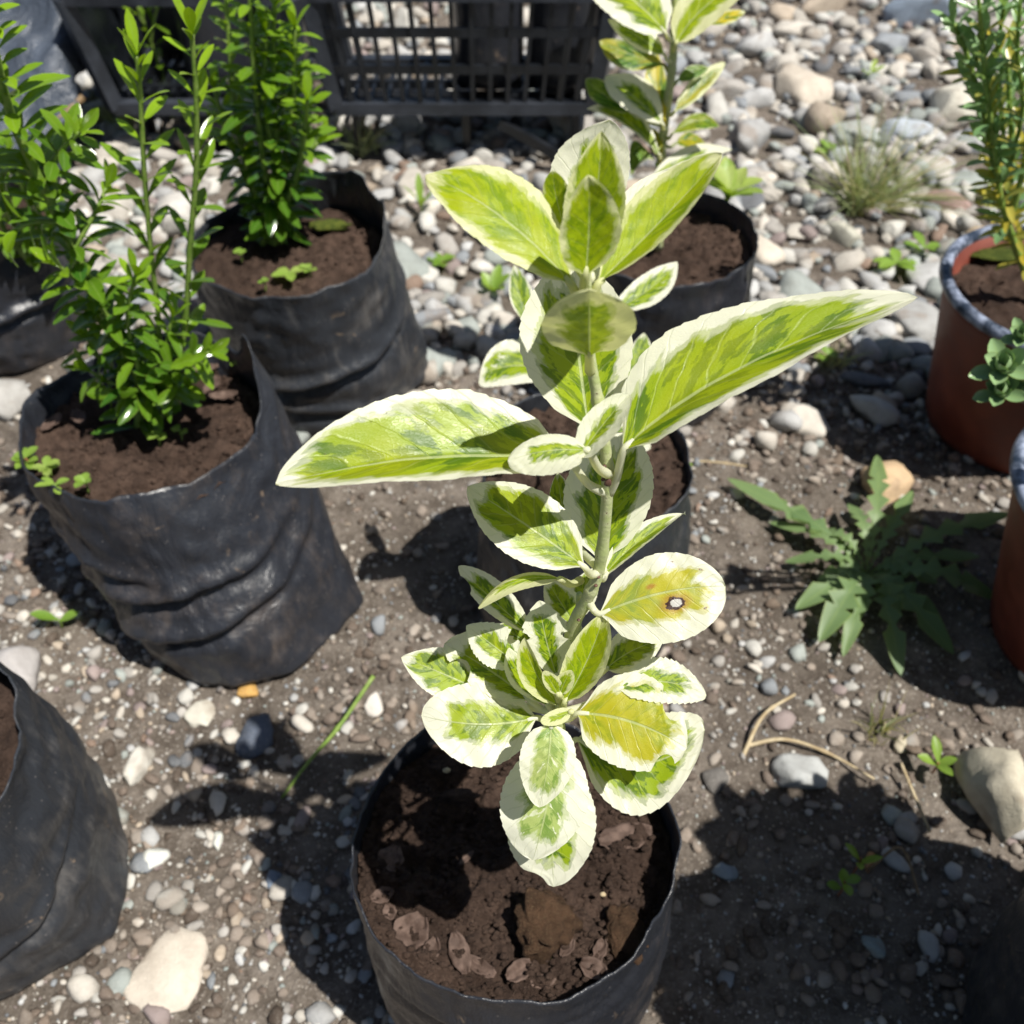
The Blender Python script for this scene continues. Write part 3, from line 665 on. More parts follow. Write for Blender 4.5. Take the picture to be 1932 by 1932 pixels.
# second
V(h, (1112, 812), (1092, 660), (1078, 490), (976, 645), (1192, 640), .226, (.05, -.70, .70), (0, 0, .6, .3), (.27, .25, .05), None, (1118, 822, .212), t0=.52, b=.62, teeth=15)
V(h, (1112, 672), (1112, 612), (1112, 546), (1019, 604), (1203, 598), .204, (0, -.85, -.52), (.0, 0, .7, .7), (.42, .35, .15), M_young, (1114, 700, .2095), t0=.55, b=.55, teeth=7, curl=-.12, ser=.015, label='short cupped pale leaf facing the camera')
# third
V(h, (1078, 872), (822, 862), (520, 913), (838, 737), (812, 913), .204, (.22, -.45, .86), (.1, -.4, .2, .9), (.17, .6, -.06), None, (1142, 930, .21), t0=.50, b=.60, teeth=16, label='very long white tipped leaf spreading to the left')
V(h, (1176, 848), (1385, 700), (1731, 562), (1312, 606), (1440, 727), .206, (-.28, -.50, .82), (.0, -.3, 0, .8), (.22, .45, -.03), None, (1150, 930, .21), t0=.40, b=.66, teeth=16, label='very long pointed leaf spreading to the right')
V(h, (1112, 850), (1035, 850), (958, 870), (1040, 816), (1030, 896), .197, (.1, -.5, .8), (.2, 0, 0, 0), (.62, .4, .2), None, (1148, 895, .208), b=.5, t0=.5, curl=-.25, teeth=9)
V(h, (1090, 866), (1138, 800), (1188, 744), (1108, 795), (1158, 838), .196, (-.3, -.5, .8), (0, 0, 0, .3), (.6, .3, .2), None, None, b=.5, t0=.5, curl=.3, teeth=7)
# fourth
V(h, (1075, 1005), (1060, 950), (1052, 892), (1036, 945), (1086, 945), .24, FACE, col=(.05, .4, 0), attach=(1125, 1068, .212))
V(h, (1136, 1062), (1150, 940), (1176, 815), (1064, 915), (1238, 895), .222, (-.05, -.68, .73), (0, 0, .2, .2), (.30, .25, .15), None, (1137, 1075, .212), t0=.5, b=.62, teeth=13)
V(h, (1104, 1070), (990, 988), (882, 919), (1040, 942), (940, 1040), .202, (.15, -.5, .85), (.2, -.3, 0, 0), (.27, .5, .1), None, (1126, 1082, .209), t0=.48, b=.72, curl=.1)
V(h, (1142, 1082), (1205, 1022), (1293, 968), (1196, 1000), (1208, 1042), .218, UPN, (0, 0, 0, .3), (.3, .3, .1), None, (1132, 1084, .212), b=.55, curl=.3, tw=.6)
V(h, (1132, 1158), (1250, 1118), (1369, 1106), (1240, 1045), (1268, 1214), .206, (-.12, -.55, .83), (.2, 0, 0, 0), (.40, .9, .05), M_varspot, (1108, 1130, .2095), t0=.52, b=.50, teeth=12, ser=.02, label='rounded white and yellow leaf with a brown ringed spot')
V(h, (1058, 1092), (970, 1098), (902, 1147), (985, 1078), (962, 1118), .204, (.1, -.3, .95), (.2, -.5, 0, 0), (.55, .2, .3), M_young, (1095, 1095, .216), b=.5, curl=-.4, label='narrow folded cream leaf curling over to the left')
V(h, (1003, 1196), (930, 1132), (865, 1068), (948, 1100), (905, 1142), .216, FACE, col=(.42, .1, .1), attach=(1070, 1210, .214), bites=((1, .8, .10, .5),), b=.7)
V(h, (1088, 1185), (1060, 1140), (1030, 1092), (1030, 1145), (1092, 1125), .232, FACE, col=(.3, .4, .1), attach=(1090, 1190, .223))
V(h, (1092, 1170), (1100, 1120), (1118, 1072), (1075, 1115), (1128, 1120), .236, FACE, col=(.2, .4, .1), attach=(1091, 1185, .223))
V(h, (1010, 1222), (975, 1200), (940, 1178), (985, 1180), (962, 1215), .23, FACE, col=(.15, .2, .1), attach=(1070, 1230, .22))
V(h, (1052, 1280), (1030, 1205), (1018, 1133), (982, 1195), (1078, 1195), .203, (0, -.85, .5), (0, -.2, 0, 0), (.52, .1, .05), None, (1054, 1330, .199), t0=.5, b=.75, teeth=9, ser=.12, bites=((-1, .55, .05, .3), (1, .50, .05, .3)))
# rosette
YR = .197
V(h, (1140, 1265), (1192, 1228), (1250, 1208), (1170, 1192), (1200, 1268), .212, UPN, col=(.35, .5, .15), attach=(1060, 1320, .203))
V(h, (905, 1302), (838, 1272), (757, 1240), (858, 1228), (822, 1316), .204, (.15, -.45, .87), col=(.25, .1, .05), attach=(1052, 1345, .198))
V(h, (985, 1262), (935, 1222), (880, 1180), (965, 1186), (905, 1248), .203, FACE, col=(.45, .4, .1), attach=(1052, 1335, .199), bites=((-1, .4, .08, .5),), ser=.08)
V(h, (1000, 1322), (920, 1262), (838, 1215), (968, 1200), (895, 1300), .200, (.1, -.5, .85), (0, -.2, 0, 0), (.40, .5, .1), None, (1052, 1345, .198), bites=((1, .72, .12, .75), (-1, .35, .06, .3)), ser=.09, b=.6, label='ragged cream and green leaf chewed at its upper edge')
V(h, (1012, 1354), (905, 1366), (795, 1350), (895, 1288), (918, 1450), .196, (.18, -.42, .88), (.2, -.2, 0, 0), (.46, .35, .05), None, (1052, 1352, .197), t0=.50, b=.56, teeth=12, label='round cream leaf low on the left of the cluster')
V(h, (1090, 1395), (1212, 1440), (1330, 1378), (1235, 1345), (1180, 1542), .204, (-.1, -.45, .88), (0, .3, 0, 0), (.30, .05, .0), None, (1058, 1400, .200), t0=.50, b=.48, teeth=14, label='large dark green leaf with a cream rim under the cluster on the right')
V(h, (1165, 1300), (1250, 1286), (1333, 1312), (1240, 1238), (1258, 1330), .199, UPN, (0, 0, 0, 0), (.45, .05, .1), None, (1060, 1345, .198), ser=.1, b=.6)
V(h, (1090, 1346), (1192, 1362), (1296, 1412), (1205, 1268), (1160, 1446), .194, (-.1, -.5, .85), (.25, 0, 0, 0), (.28, .9, .05), M_varyel, (1058, 1356, .197), t0=.52, b=.50, teeth=12, bites=((-1, .80, .10, .55), (1, .86, .08, .5)), label='yellow and cream leaf torn at its right edge')
V(h, (1035, 1332), (985, 1278), (960, 1222), (954, 1278), (1008, 1272), .197, (.3, -.8, .5), col=(.35, .2, .2), attach=(1055, 1345, .1965))
V(h, (1056, 1332), (1012, 1272), (990, 1203), (980, 1270), (1040, 1290), .192, (.5, -.75, .4), (0, 0, -.4, .2), (.25, .6, .1), M_young, (1056, 1342, .196), b=.6, curl=.5)
V(h, (1064, 1326), (1108, 1245), (1140, 1158), (1068, 1240), (1155, 1240), .190, (-.25, -.75, .6), (0, 0, .3, .5), (.20, .6, 0), M_young, (1058, 1342, .196), b=.62, curl=.15, teeth=10, ser=.02, label='bright green young leaf upright in the heart of the cluster')
V(h, (1054, 1312), (1042, 1290), (1026, 1266), (1024, 1288), (1058, 1284), .190, (.2, -.9, .4), col=(.35, .3, .1), mat=M_young, b=.6, teeth=5, attach=(1056, 1325, .194))
V(h, (1056, 1312), (1064, 1290), (1078, 1264), (1046, 1284), (1084, 1288), .190, (-.2, -.9, .4), col=(.35, .3, .1), mat=M_young, b=.6, teeth=5, attach=(1056, 1325, .194))
V(h, (1062, 1445), (1044, 1565), (1046, 1673), (955, 1570), (1126, 1545), .194, FACE, (.25, -.3, 0, 0), (.45, .1, .05), None, (1054, 1390, .200), t0=.50, b=.56, teeth=15, bites=((-1, .93, .07, .5),))
V(h, (1050, 1400), (1032, 1520), (1005, 1623), (942, 1505), (1112, 1505), .187, FACE, (.3, -.2, 0, 0), (.44, .35, .4), M_pale, (1054, 1370, .197), t0=.48, b=.58, teeth=15)
V(h, (1040, 1362), (1034, 1440), (1018, 1523), (979, 1430), (1087, 1430), .180, FACE, (.2, -.2, 0, 0), (.34, .6, .4), M_pale, (1055, 1352, .194), t0=.47, b=.60, teeth=13, label='pale striped oval leaf hanging foremost toward the camera')
V(h, (1078, 1342), (1052, 1352), (1020, 1362), (1048, 1338), (1055, 1368), .182, UPN, col=(.6, .2, .1), mat=M_young, b=.45, teeth=5, attach=(1060, 1345, .195))

# shrub in the middle bag
mid_p = Vector((.048, .492, .150)); pm = empty('variegated_shrub', mid_p, 'small cream edged shrub mostly hidden behind the tall plant, in the middle bag', 'shrub')
stem_part(pm, [mid_p, WY(1095, 760, .485), WY(1100, 620, .47), WY(1140, 540, .465)], .0030, .0012, M_stem)
V(pm, (1095, 700), (960, 690), (903, 722), (985, 640), (975, 728), .46, UPN, col=(.35, .1, .3), attach=(1098, 690, .48), b=.6)
V(pm, (1150, 590), (1225, 545), (1278, 494), (1205, 525), (1248, 568), .46, UPN, col=(.35, .05, .3), attach=(1115, 600, .47))
V(pm, (1180, 720), (1200, 680), (1215, 628), (1182, 670), (1234, 668), .47, FACE, col=(.1, .05, .1), attach=(1100, 730, .483))
V(pm, (1010, 620), (985, 570), (970, 500), (960, 560), (1010, 560), .47, FACE, col=(.1, .05, .1), attach=(1100, 640, .475))
V(pm, (1130, 800), (1180, 830), (1228, 845), (1190, 800), (1175, 860), .44, UPN, col=(.3, .05, .1), attach=(1096, 780, .485))

# gold leaved shrub
gb = Vector((.125, .772, .150)); pg = empty('gold_shrub', gb, 'upright shrub with yellow centred leaves in the stone bed bag', 'shrub')
YG = .74
stem_part(pg, [gb, WY(1245, 330, .755), WY(1252, 250, .75), WY(1268, 130, YG), WY(1272, 60, YG), WY(1275, -90, YG)], .0042, .0022, M_stem, nodes=(.4, .6, .8))
def G_(base, mid, tip, L, Rr, y=YG, n=UPN, col=(.25, .5, .1), mat=M_vargold, at=None, **k):
    V(pg, base, mid, tip, L, Rr, y, n, (0, 0, 0, 0), col, mat, at, **k)
G_((1256, 62), (1190, -5), (1100, -60), (1148, 34), (1245, -30), .70, (.1, -.5, .85), (.35, .3, .15), M_var, (1270, 75, YG), b=.55)
G_((1274, 84), (1335, 8), (1440, -60), (1288, -8), (1345, 48), .70, (-.3, -.6, .7), (.45, .3, .1), M_young, (1270, 95, YG), b=.6)
G_((1254, 104), (1204, 68), (1147, 37), (1224, 52), (1196, 92), .72, (.1, -.6, .7), (.3, .2, .1), M_var, (1268, 115, YG))
G_((1254, 122), (1185, 100), (1131, 77), (1194, 82), (1170, 130), .745, FACE, (.0, .6, .1), at=(1267, 135, YG))
G_((1200, 215), (1140, 178), (1105, 149), (1152, 160), (1128, 198), .74, FACE, (.0, .1, .1), at=(1255, 238, .75))
G_((1252, 235), (1196, 182), (1142, 145), (1210, 148), (1168, 204), .72, (.2, -.3, .9), (.6, .1, .1), M_var, (1256, 240, .75))
G_((1254, 226), (1240, 165), (1238, 98), (1215, 155), (1258, 152), .735, FACE, (.0, .9, .1), at=(1258, 232, .75))
G_((1245, 292), (1180, 226), (1107, 205), (1198, 205), (1180, 240), .72, FACE, (.3, .1, .1), M_var, (1249, 296, .753))
G_((1240, 312), (1205, 275), (1190, 330), (1185, 270), (1228, 300), .735, FACE, (.0, .1, .0), at=(1248, 310, .753))
G_((1246, 300), (1235, 270), (1228, 240), (1222, 262), (1250, 262), .735, FACE, (.0, 1., .0), at=(1248, 310, .753))
G_((1273, 210), (1322, 163), (1368, 118), (1308, 148), (1328, 178), .73, FACE, (.35, .6, .1), at=(1262, 215, .748), b=.6)
G_((1268, 252), (1317, 228), (1357, 238), (1318, 214), (1314, 248), .73, UPN, (.0, .3, .0), at=(1258, 260, .75))
G_((1275, 270), (1300, 262), (1330, 270), (1300, 250), (1298, 280), .76, UPN, (.0, .6, .0), at=(1256, 275, .75))
G_((1340, 47), (1372, 33), (1406, 22), (1370, 20), (1376, 46), .78, UPN, (.2, 1., .0))
G_((1278, 152), (1305, 137), (1337, 128), (1303, 124), (1308, 152), .74, FACE, (.0, .1, .0), at=(1266, 160, .745))
G_((1226, 337), (1300, 297), (1381, 282), (1306, 274), (1302, 312), .72, UPN, (.7, .1, .1), M_var, (1247, 335, .755))

# ---------------------------------------------------------------- small leaves
def add_leaf(mb, p, d, up, L, Wd, age, rnd, yl=0, bend=.25, ni=7, ns=2, cup=.25, obov=.60, thick=0):
    d = d.normalized(); sd = d.cross(up)
    sd = sd.normalized() if sd.length > .05 else Vector((1, 0, 0)); nu = sd.cross(d).normalized(); vs_ = []; at = []
    for i in range(ni + 1):
        t = i / ni; wv = math.sin(math.pi * min(.985, max(.04, t ** (math.log(.5) / math.log(obov))))) ** .60
        c = p + d * (L * t) - nu * (bend * L * t * t)
        for j in range(-ns, ns + 1):
            s = j / ns; vs_.append(c + sd * (s * wv * Wd / 2) + nu * (cup * Wd * .5 * s * s * wv)); at.append((s, t, rnd))
    w2 = 2 * ns + 1
    fs = [(i * w2 + j, i * w2 + j + 1, (i + 1) * w2 + j + 1, (i + 1) * w2 + j) for i in range(ni) for j in range(w2 - 1)]
    mb.add(vs_, fs, at, (age, rnd, yl))
    if thick:
        v2 = [q - nu * thick * math.sin(math.pi * min(1, at[k][1] + .05)) * (1 - .8 * at[k][0] ** 2) for k, q in enumerate(vs_)]
        mb.add(v2, [f[::-1] for f in fs], at, (age, rnd, yl))
def leafy(parent, pts, r0, r1, spacing, LL, WW, seed, mat=M_box, smat=M_bstem, young=.35, start=.0, el0=70, el1=35, whorl=2, yel=0.0, bend=.3, sparse=0, cup=.25, yfoot=False, ageb=.1, thick=0):
    rr = random.Random(seed); st, P = stem_part(parent, pts, r0, r1, smat, seg=8); mb = MB(); acc = 0; phi = rr.uniform(0, 6.28)
    tot = sum((P[i + 1] - P[i]).length for i in range(len(P) - 1)); s = 0; nxt = start * tot
    for i in range(len(P) - 1):
        sg = (P[i + 1] - P[i]).length; T = (P[i + 1] - P[i]).normalized(); a = T.cross(Vector((.3, 1, .1))).normalized(); b = T.cross(a)
        while nxt <= s + sg:
            p = P[i].lerp(P[i + 1], (nxt - s) / sg); k = nxt / tot; size = (1 - .35 * max(0, k - .8) / .2) * rr.uniform(.8, 1.15)
            for w_ in range(whorl):
                if rr.random() < sparse: continue
                q = phi + 2 * math.pi * w_ / whorl + rr.uniform(-.3, .3); rd = a * math.cos(q) + b * math.sin(q)
                e = R(el0 + (el1 - el0) * k + rr.uniform(-17, 17)); d = T * math.cos(e) + rd * math.sin(e)
                age = max(0, min(1, ageb + (young * 2.2 * max(0, k - .55) / .45) + rr.uniform(-.08, .18)))
                yl = 1 if rr.random() < yel * (1 - k if yfoot else 1) * (2.0 if yfoot else 1) else 0
                add_leaf(mb, p + rd * r1, d, T, LL * size * rr.uniform(.65, 1.1), WW * size * rr.uniform(.7, 1.05), age, rr.random(), yl * rr.uniform(.5, 1), bend * rr.uniform(.2, 2.0), cup=cup, thick=thick)
            phi += math.pi / 2 if whorl == 2 else 1.1
            nxt += spacing * (1 - .45 * k) * rr.uniform(.85, 1.15)
        s += sg
    # terminal tuft
    for w_ in range(3):
        q = phi + 2.1 * w_; T = (P[-1] - P[-3]).normalized(); a = T.cross(Vector((.3, 1, .1))).normalized(); b = T.cross(a)
        d = T + (a * math.cos(q) + b * math.sin(q)) * .45; add_leaf(mb, P[-1], d, T + Vector((.01, 0, 0)), LL * .8, WW * .7, min(1, ageb + young * 2.2), rr.random(), 0, .1, cup=cup, thick=thick)
    f = mb.build('foliage', mat, st); return st
def YP(pts, y0, y1=None):
    y1 = y0 if y1 is None else y1; n = len(pts) - 1
    return [WY(u, v, y0 + (y1 - y0) * i / n) for i, (u, v) in enumerate(pts)]
zL = hL(cL[0], cL[1]); bl = WZ(262, 805, .146)
pL = empty('box_leaved_shrub', bl, 'glossy small leaved green shrub in the wide left bag, one thick stem leaning left', 'shrub', 'small leaved green shrubs')
yb = bl.y
leafy(pL, [bl] + YP([(262, 720), (200, 600), (140, 470), (75, 340), (25, 230), (-5, 120), (-25, 20)], yb - .004, yb - .03), .0034, .0022, .0076, .0255, .0098, 1, young=.35, el0=78, el1=45, ageb=.1)
leafy(pL, [bl + Vector((.006, .004, 0))] + YP([(300, 640), (285, 480), (272, 320), (265, 180), (258, 105)], yb + .01, yb + .0), .0020, .0012, .0185, .0275, .0085, 2, young=.4, start=.15, el0=60, el1=42, bend=.1, ageb=.32)
leafy(pL, [bl + Vector((.014, .004, 0))] + YP([(345, 640), (358, 470), (370, 320), (370, 180), (362, 65)], yb + .01, yb + .0), .0022, .0013, .0175, .0280, .0088, 3, young=.4, start=.15, el0=62, el1=40, bend=.1, ageb=.28)
for i, pts in enumerate([[(262, 730), (200, 690), (165, 640)], [(268, 740), (205, 720), (170, 700)], [(262, 700), (240, 600), (255, 520)], [(275, 740), (330, 690), (395, 665)], [(270, 740), (300, 690), (325, 600)],
                         [(262, 735), (225, 740), (205, 735)], [(285, 750), (320, 735), (350, 725)], [(240, 650), (175, 560), (110, 500)], [(140, 470), (180, 400), (200, 355)], [(262, 700), (215, 640), (180, 600)],
                         [(75, 345), (110, 290), (150, 250)], [(110, 420), (60, 420), (10, 445)], [(60, 330), (20, 320), (-20, 340)]]):
    leafy(pL, YP(pts, yb + .004 - .010 * (i % 3), yb - .010 * (i % 4)), .0016, .0010, .0090, .0215, .0090, 20 + i, young=.22, el0=72, el1=50, ageb=.12 + .05 * (i % 3))
bb = WZ(515, 455, .150)
pB = empty('box_leaved_shrub', bb, 'dense dark green small leaved shrub in the bag in front of the crates', 'shrub', 'small leaved green shrubs'); yb = bb.y
for i, pts in enumerate([[(505, 380), (490, 250), (478, 120), (470, -30)], [(525, 380), (545, 260), (555, 150), (556, 55)], [(495, 390), (455, 280), (438, 150), (425, -20)], [(520, 400), (520, 250), (515, 100), (520, -30)],
                         [(510, 420), (470, 350), (430, 260), (405, 170)], [(530, 410), (560, 330), (575, 250), (580, 190)], [(515, 430), (500, 400), (470, 330), (450, 250)], [(520, 430), (545, 380), (560, 320), (600, 270)], [(500, 400), (520, 330), (500, 200), (500, 60)], [(520, 420), (540, 340), (530, 200), (540, 100)]]):
    o_ = .018 * ((i * 7) % 5 - 2) / 2
    leafy(pB, [bb + Vector((.002 * (i - 4), o_ * .3, 0))] + YP(pts, yb + o_ * .5, yb - .01 + o_), .0028, .0016, .0120, .0265, .0108, 50 + i, young=.3, el0=75, el1=45, start=.08, ageb=.02 + .03 * (i % 4))
bt = WZ(60, 500, .115)
pT = empty('box_leaved_shrub', bt, 'small leaved green shrub at the left edge in the low bag', 'shrub', 'small leaved green shrubs'); yb = bt.y
for i, pts in enumerate([[(30, 440), (10, 340), (-20, 220), (-40, 100)], [(60, 440), (60, 400), (40, 350), (20, 290)], [(20, 450), (0, 420), (-10, 380), (-30, 330)], [(70, 460), (80, 430), (100, 400), (95, 370)]]):
    leafy(pT, [bt] + YP(pts, yb, yb - .02), .0024, .0014, .0110, .0225, .0100, 70 + i, young=.2, el0=75, el1=50, start=.1)
# thin shoot standing between the crates and the left bags
bx = WZ(330, 235, 0); pX = empty('box_leaved_shrub', bx, 'single thin green shoot rising in front of the left crate at the top', 'shrub', 'small leaved green shrubs')
leafy(pX, YP([(330, 238), (310, 150), (283, 75), (262, 20), (235, -40)], bx.y, bx.y - .02), .0026, .0016, .030, .030, .010, 91, young=.3, el0=60, el1=45, start=.3, bend=.1, ageb=.25)
leafy(pX, YP([(285, 80), (290, 40), (300, 0), (300, -40)], bx.y - .01, bx.y - .02), .0020, .0014, .026, .028, .010, 92, young=.3, el0=60, el1=45, start=.3, bend=.1, ageb=.25)

# blue green bush in the far pot
bp = Vector((.425, .700, .145)); ph = empty('blue_green_bush', bp, 'bush with blue green and yellowing narrow leaves in the far red pot', 'shrub'); yb = .68
for i, pts in enumerate([[(1895, 400), (1880, 300), (1862, 170), (1852, 60), (1845, -10)], [(1890, 380), (1860, 230), (1830, 120), (1800, 45)], [(1900, 420), (1910, 320), (1905, 200), (1900, 110)], [(1905, 420), (1930, 320), (1945, 200), (1950, 60)],
                         [(1862, 170), (1880, 100), (1890, 40), (1900, -20)], [(1905, 330), (1890, 230), (1885, 160), (1895, 120)], [(1910, 300), (1930, 200), (1920, 100), (1925, 0)], [(1860, 160), (1840, 100), (1860, 20), (1850, -30)]]):
    leafy(ph, [bp] * (1 if i in (0, 1, 2) else 0) + YP(pts, yb + .01 * (i % 3), yb - .02 + .015 * (i % 3)), .0026 if i < 4 else .0016, .0013, .0125, .0230, .0086, 110 + i, M_hebe, M_bstem, young=.4, el0=62, el1=38, start=.30 if i < 4 else 0, yel=.45, yfoot=True, bend=.12, whorl=2, ageb=.25)
leafy(ph, [bp] + YP([(1905, 410), (1898, 370), (1880, 345)], .69, .68), .002, .0012, .010, .020, .006, 140, M_hebe, M_wood, el0=70, el1=55, yel=1.0, start=.3)
# succulent in the near pot
bs = Vector((.40, .470, .147)); ps_ = empty('succulent', bs, 'fleshy pale green rosettes hanging over the rim of the near red pot', 'succulent', None)
for i, (u, v, y, sz) in enumerate([(1893, 692, .44, 1.1), (1928, 632, .45, .7), (1888, 738, .435, .9), (1955, 720, .45, 1.3)]):
    c = WY(u, v, y); st, P = stem_part(ps_, [bs, bs.lerp(c, .6) + Vector((.01, 0, .01)), c], .0025, .0018, M_wood, seg=8); mb = MB(); rr = random.Random(i + 5)
    ax = Vector((-.35, -.45, .8)).normalized(); a = ax.cross(Vector((0, 1, 0))).normalized(); b = ax.cross(a)
    for k in range(10):
        q = k * 2.4; e = R(86 - 7.5 * k); d = ax * math.cos(e) + (a * math.cos(q) + b * math.sin(q)) * math.sin(e)
        add_leaf(mb, c - ax * .001 * (13 - k) * .2, d, ax + Vector((.001, 0, 0)), .0165 * sz * (1 - .03 * k), .0085 * sz, .35 + .04 * k, rr.random(), 0, -.15, cup=.45, obov=.58, thick=.0022 * sz)
    mb.build('rosette', M_succ, st)

# unseen shrub added over the corner bag to shade the lower right ground
cb = Vector((.338, .168, .150)); pc = empty('variegated_shrub', cb, 'unseen shrub added in the corner bag to shade the lower right ground', 'shrub')
rr_ = random.Random(77)
for i in range(46):
    q = i * 2.4; k_ = .030 + .0030 * i; tp = cb + Vector((-.060 + k_ * 1.0 * math.cos(q), -.075 + k_ * .9 * math.sin(q), .13 + .03 * (i % 3)))
    rel = tp - CAM; dep = rel.y * cp - rel.z * sp; uu = rel.x / dep; vv = -(rel.y * sp + rel.z * cp) / dep; mg = .068 / max(dep, .05)
    if abs(uu) < .5 + mg and abs(vv) < .5 + mg: continue
    leafy(pc, [cb, cb.lerp(tp, .5) + Vector((0, 0, .02)), tp], .003, .002, .008, .058, .038, 300 + i, young=.1, el0=75, el1=60, start=.15, bend=.1)
for i, (dx, dy, dz) in enumerate([(.06, -.05, .06), (.09, -.03, .06), (.06, -.08, .04)]):  # off-frame rosettes added to extend the shade beside the near pot
    c = bs + Vector((dx, dy, dz)); st, P = stem_part(ps_, [bs, bs.lerp(c, .6) + Vector((.01, 0, .01)), c], .0025, .0018, M_wood, seg=8); mb = MB(); rr = random.Random(i + 50)
    for k in range(26):
        q = k * 2.4; e = R(88 - 3 * k); d = Vector((math.cos(q) * math.sin(e), math.sin(q) * math.sin(e), math.cos(e)))
        add_leaf(mb, c + Vector((0, 0, -.035 + .0014 * k)), d, Vector((.001, 0, 1)), .032, .014, .35 + .02 * k, rr.random(), 0, -.1, cup=.3, obov=.58, thick=.002)
    mb.build('rosette', M_succ, st)
# ---------------------------------------------------------------- weeds, sprouts, grass
def jag_leaf(parent, pts, wd, seed, age, lobes=6):
    P = spline(pts, 44); mb = MB(); vs_ = []; at = []; rr = random.Random(seed); n = len(P)
    for i, p in enumerate(P):
        t = i / (n - 1); T = (P[min(i + 1, n - 1)] - P[max(i - 1, 0)]).normalized(); sd = T.cross(Vector((0, 0, 1))).normalized(); nu = sd.cross(T)
        env = (.10 + .90 * min(1, max(0, t - .12) / .5) ** 1.1) * max(0, 1 - max(0, t - .82) / .18) ** .6
        fr = (t * lobes) % 1; lob = .22 + .78 * (fr ** 1.3 if t < .80 else .7); wv = wd / 2 * env * lob
        for s in (-1, -.5, 0, .5, 1):
            vs_.append(p + sd * s * wv - T * abs(s) * wv * .35 + nu * (abs(s) * wv * .22 + .0015 * noise.noise(Vector((t * 7, s * 2, seed))))); at.append((s, t, 0))
    mb.add(vs_, [(i * 5 + j, i * 5 + j + 1, (i + 1) * 5 + j + 1, (i + 1) * 5 + j) for i in range(n - 1) for j in range(4)], at, (age, rr.random() * .5, 0))
    return mb.build('leaf', M_weed, parent)
dc = WZ(1635, 1085, .006); pd = empty('weed', dc, 'flat weed with long jagged leaves on the earth beside the near red pot', 'weed')
for i, (u, v, z, wd, age) in enumerate([(1372, 902, .03, .030, .7), (1400, 925, .022, .026, .3), (1655, 858, .035, .024, .7), (1722, 925, .03, .022, .6), (1908, 968, .035, .030, .55), (1890, 1135, .018, .034, .15), (1800, 1235, .012, .034, .05), (1700, 1275, .010, .028, .05),
                                        (1545, 1212, .014, .034, .5), (1500, 1150, .02, .030, .6), (1590, 1240, .012, .022, .5), (1530, 1000, .02, .018, .8), (1770, 1100, .02, .030, .1), (1480, 1060, .02, .02, .5), (1690, 1180, .012, .030, .15), (1540, 1100, .015, .026, .6), (1560, 1165, .02, .028, .4), (1610, 1180, .015, .024, .6), (1850, 1050, .02, .024, .3), (1450, 985, .018, .022, .6), (1600, 950, .03, .020, .7), (1780, 1180, .012, .026, .1)]):
    z *= .6; T = WZ(u, v, z); m = dc.lerp(T, .5) + Vector((0, 0, .011 + .004 * (i % 3))); jag_leaf(pd, [dc, dc.lerp(T, .2) + Vector((0, 0, .012)), m, T], wd * .82, i, age * .6, 7 + i % 3)
wn = 0
def sprout(u, v, z, n, L, Wd, label, age=.5, yl=0, name='sprout', red=False, up=.5, seed=0, hgt=.008):
    p = WZ(u, v, z); e = empty(name, p, label, 'sprout'); rr = random.Random(seed + int(u)); mb = MB()
    st = MB(); st.tube(spline([p - Vector((0, 0, .003)), p + Vector((.001, 0, hgt * .5)), p + Vector((0, 0, hgt))], 6), .0007, 6); st.build('stem', M_red if red else M_bstem, e)
    for k in range(n):
        q = 6.283 * k / n + rr.uniform(-.4, .4); d = Vector((math.cos(q), math.sin(q), up * rr.uniform(.4, 1.4)))
        add_leaf(mb, p + Vector((0, 0, hgt * rr.uniform(.5, 1))), d, Vector((0, 0, 1)), L * rr.uniform(.7, 1.1), Wd, age + rr.uniform(-.15, .15), rr.random(), yl * rr.random(), .2)
    mb.build('foliage', M_sprout, e); return e
sprout(548, 528, .148, 5, .017, .009, 'pale four leaved sprout at the front rim of the bag below the crates', .8, .4, up=.3, seed=2)
sprout(585, 520, .148, 4, .008, .006, 'tiny sprout right of the pale four leaved sprout', .6, .2)
sprout(300, 835, .147, 3, .008, .008, 'small round leaved sprout on the soil below the leaning stem', .7)
sprout(342, 825, .147, 3, .007, .007, 'small round leaved sprout beside the rim, right of its twin', .7)
sprout(55, 880, .150, 7, .011, .007, 'cluster of green sprouts at the left rim of the wide bag', .5, red=True)
sprout(95, 895, .150, 6, .010, .006, 'yellowish sprout at the front left of the wide bag', .8, .3)
sprout(110, 930, .155, 5, .012, .005, 'green sprout lying along the front rim of the wide bag', .7)
sprout(165, 925, .155, 4, .009, .006, 'lone green sprout at the front rim of the wide bag', .6)
sprout(455, 700, .147, 5, .009, .007, 'green sprout against the high right rim of the wide bag', .3)
sprout(455, 490, .150, 5, .007, .006, 'small sprout on the left soil of the bag in front of the crates', .6)
sprout(1368, 400, .150, 13, .032, .015, 'bright lime sprout with cream blotches in the stone bed bag', .9, .6, up=1.1, hgt=.02, seed=4)
sprout(1690, 505, .004, 5, .028, .013, 'green weed with oval leaves left of the far red pot', .45, up=.4)
sprout(1740, 480, .004, 4, .026, .011, 'green weed leaning against the tan stone by the far red pot', .2, up=.6, seed=3)
sprout(930, 560, .004, 5, .032, .012, 'green weed among stones behind the tall plant on the left', .5, up=1.3, seed=5)
sprout(795, 400, .004, 4, .036, .009, 'narrow green weed standing in the stones right of the tall bag', .4, up=2.0, seed=7)
sprout(835, 505, .004, 6, .016, .009, 'low weed with a reddish tinge among the stones', .2, red=True)
sprout(1560, 290, .004, 6, .016, .009, 'low green weed in the stone bed behind the grass tuft', .4)
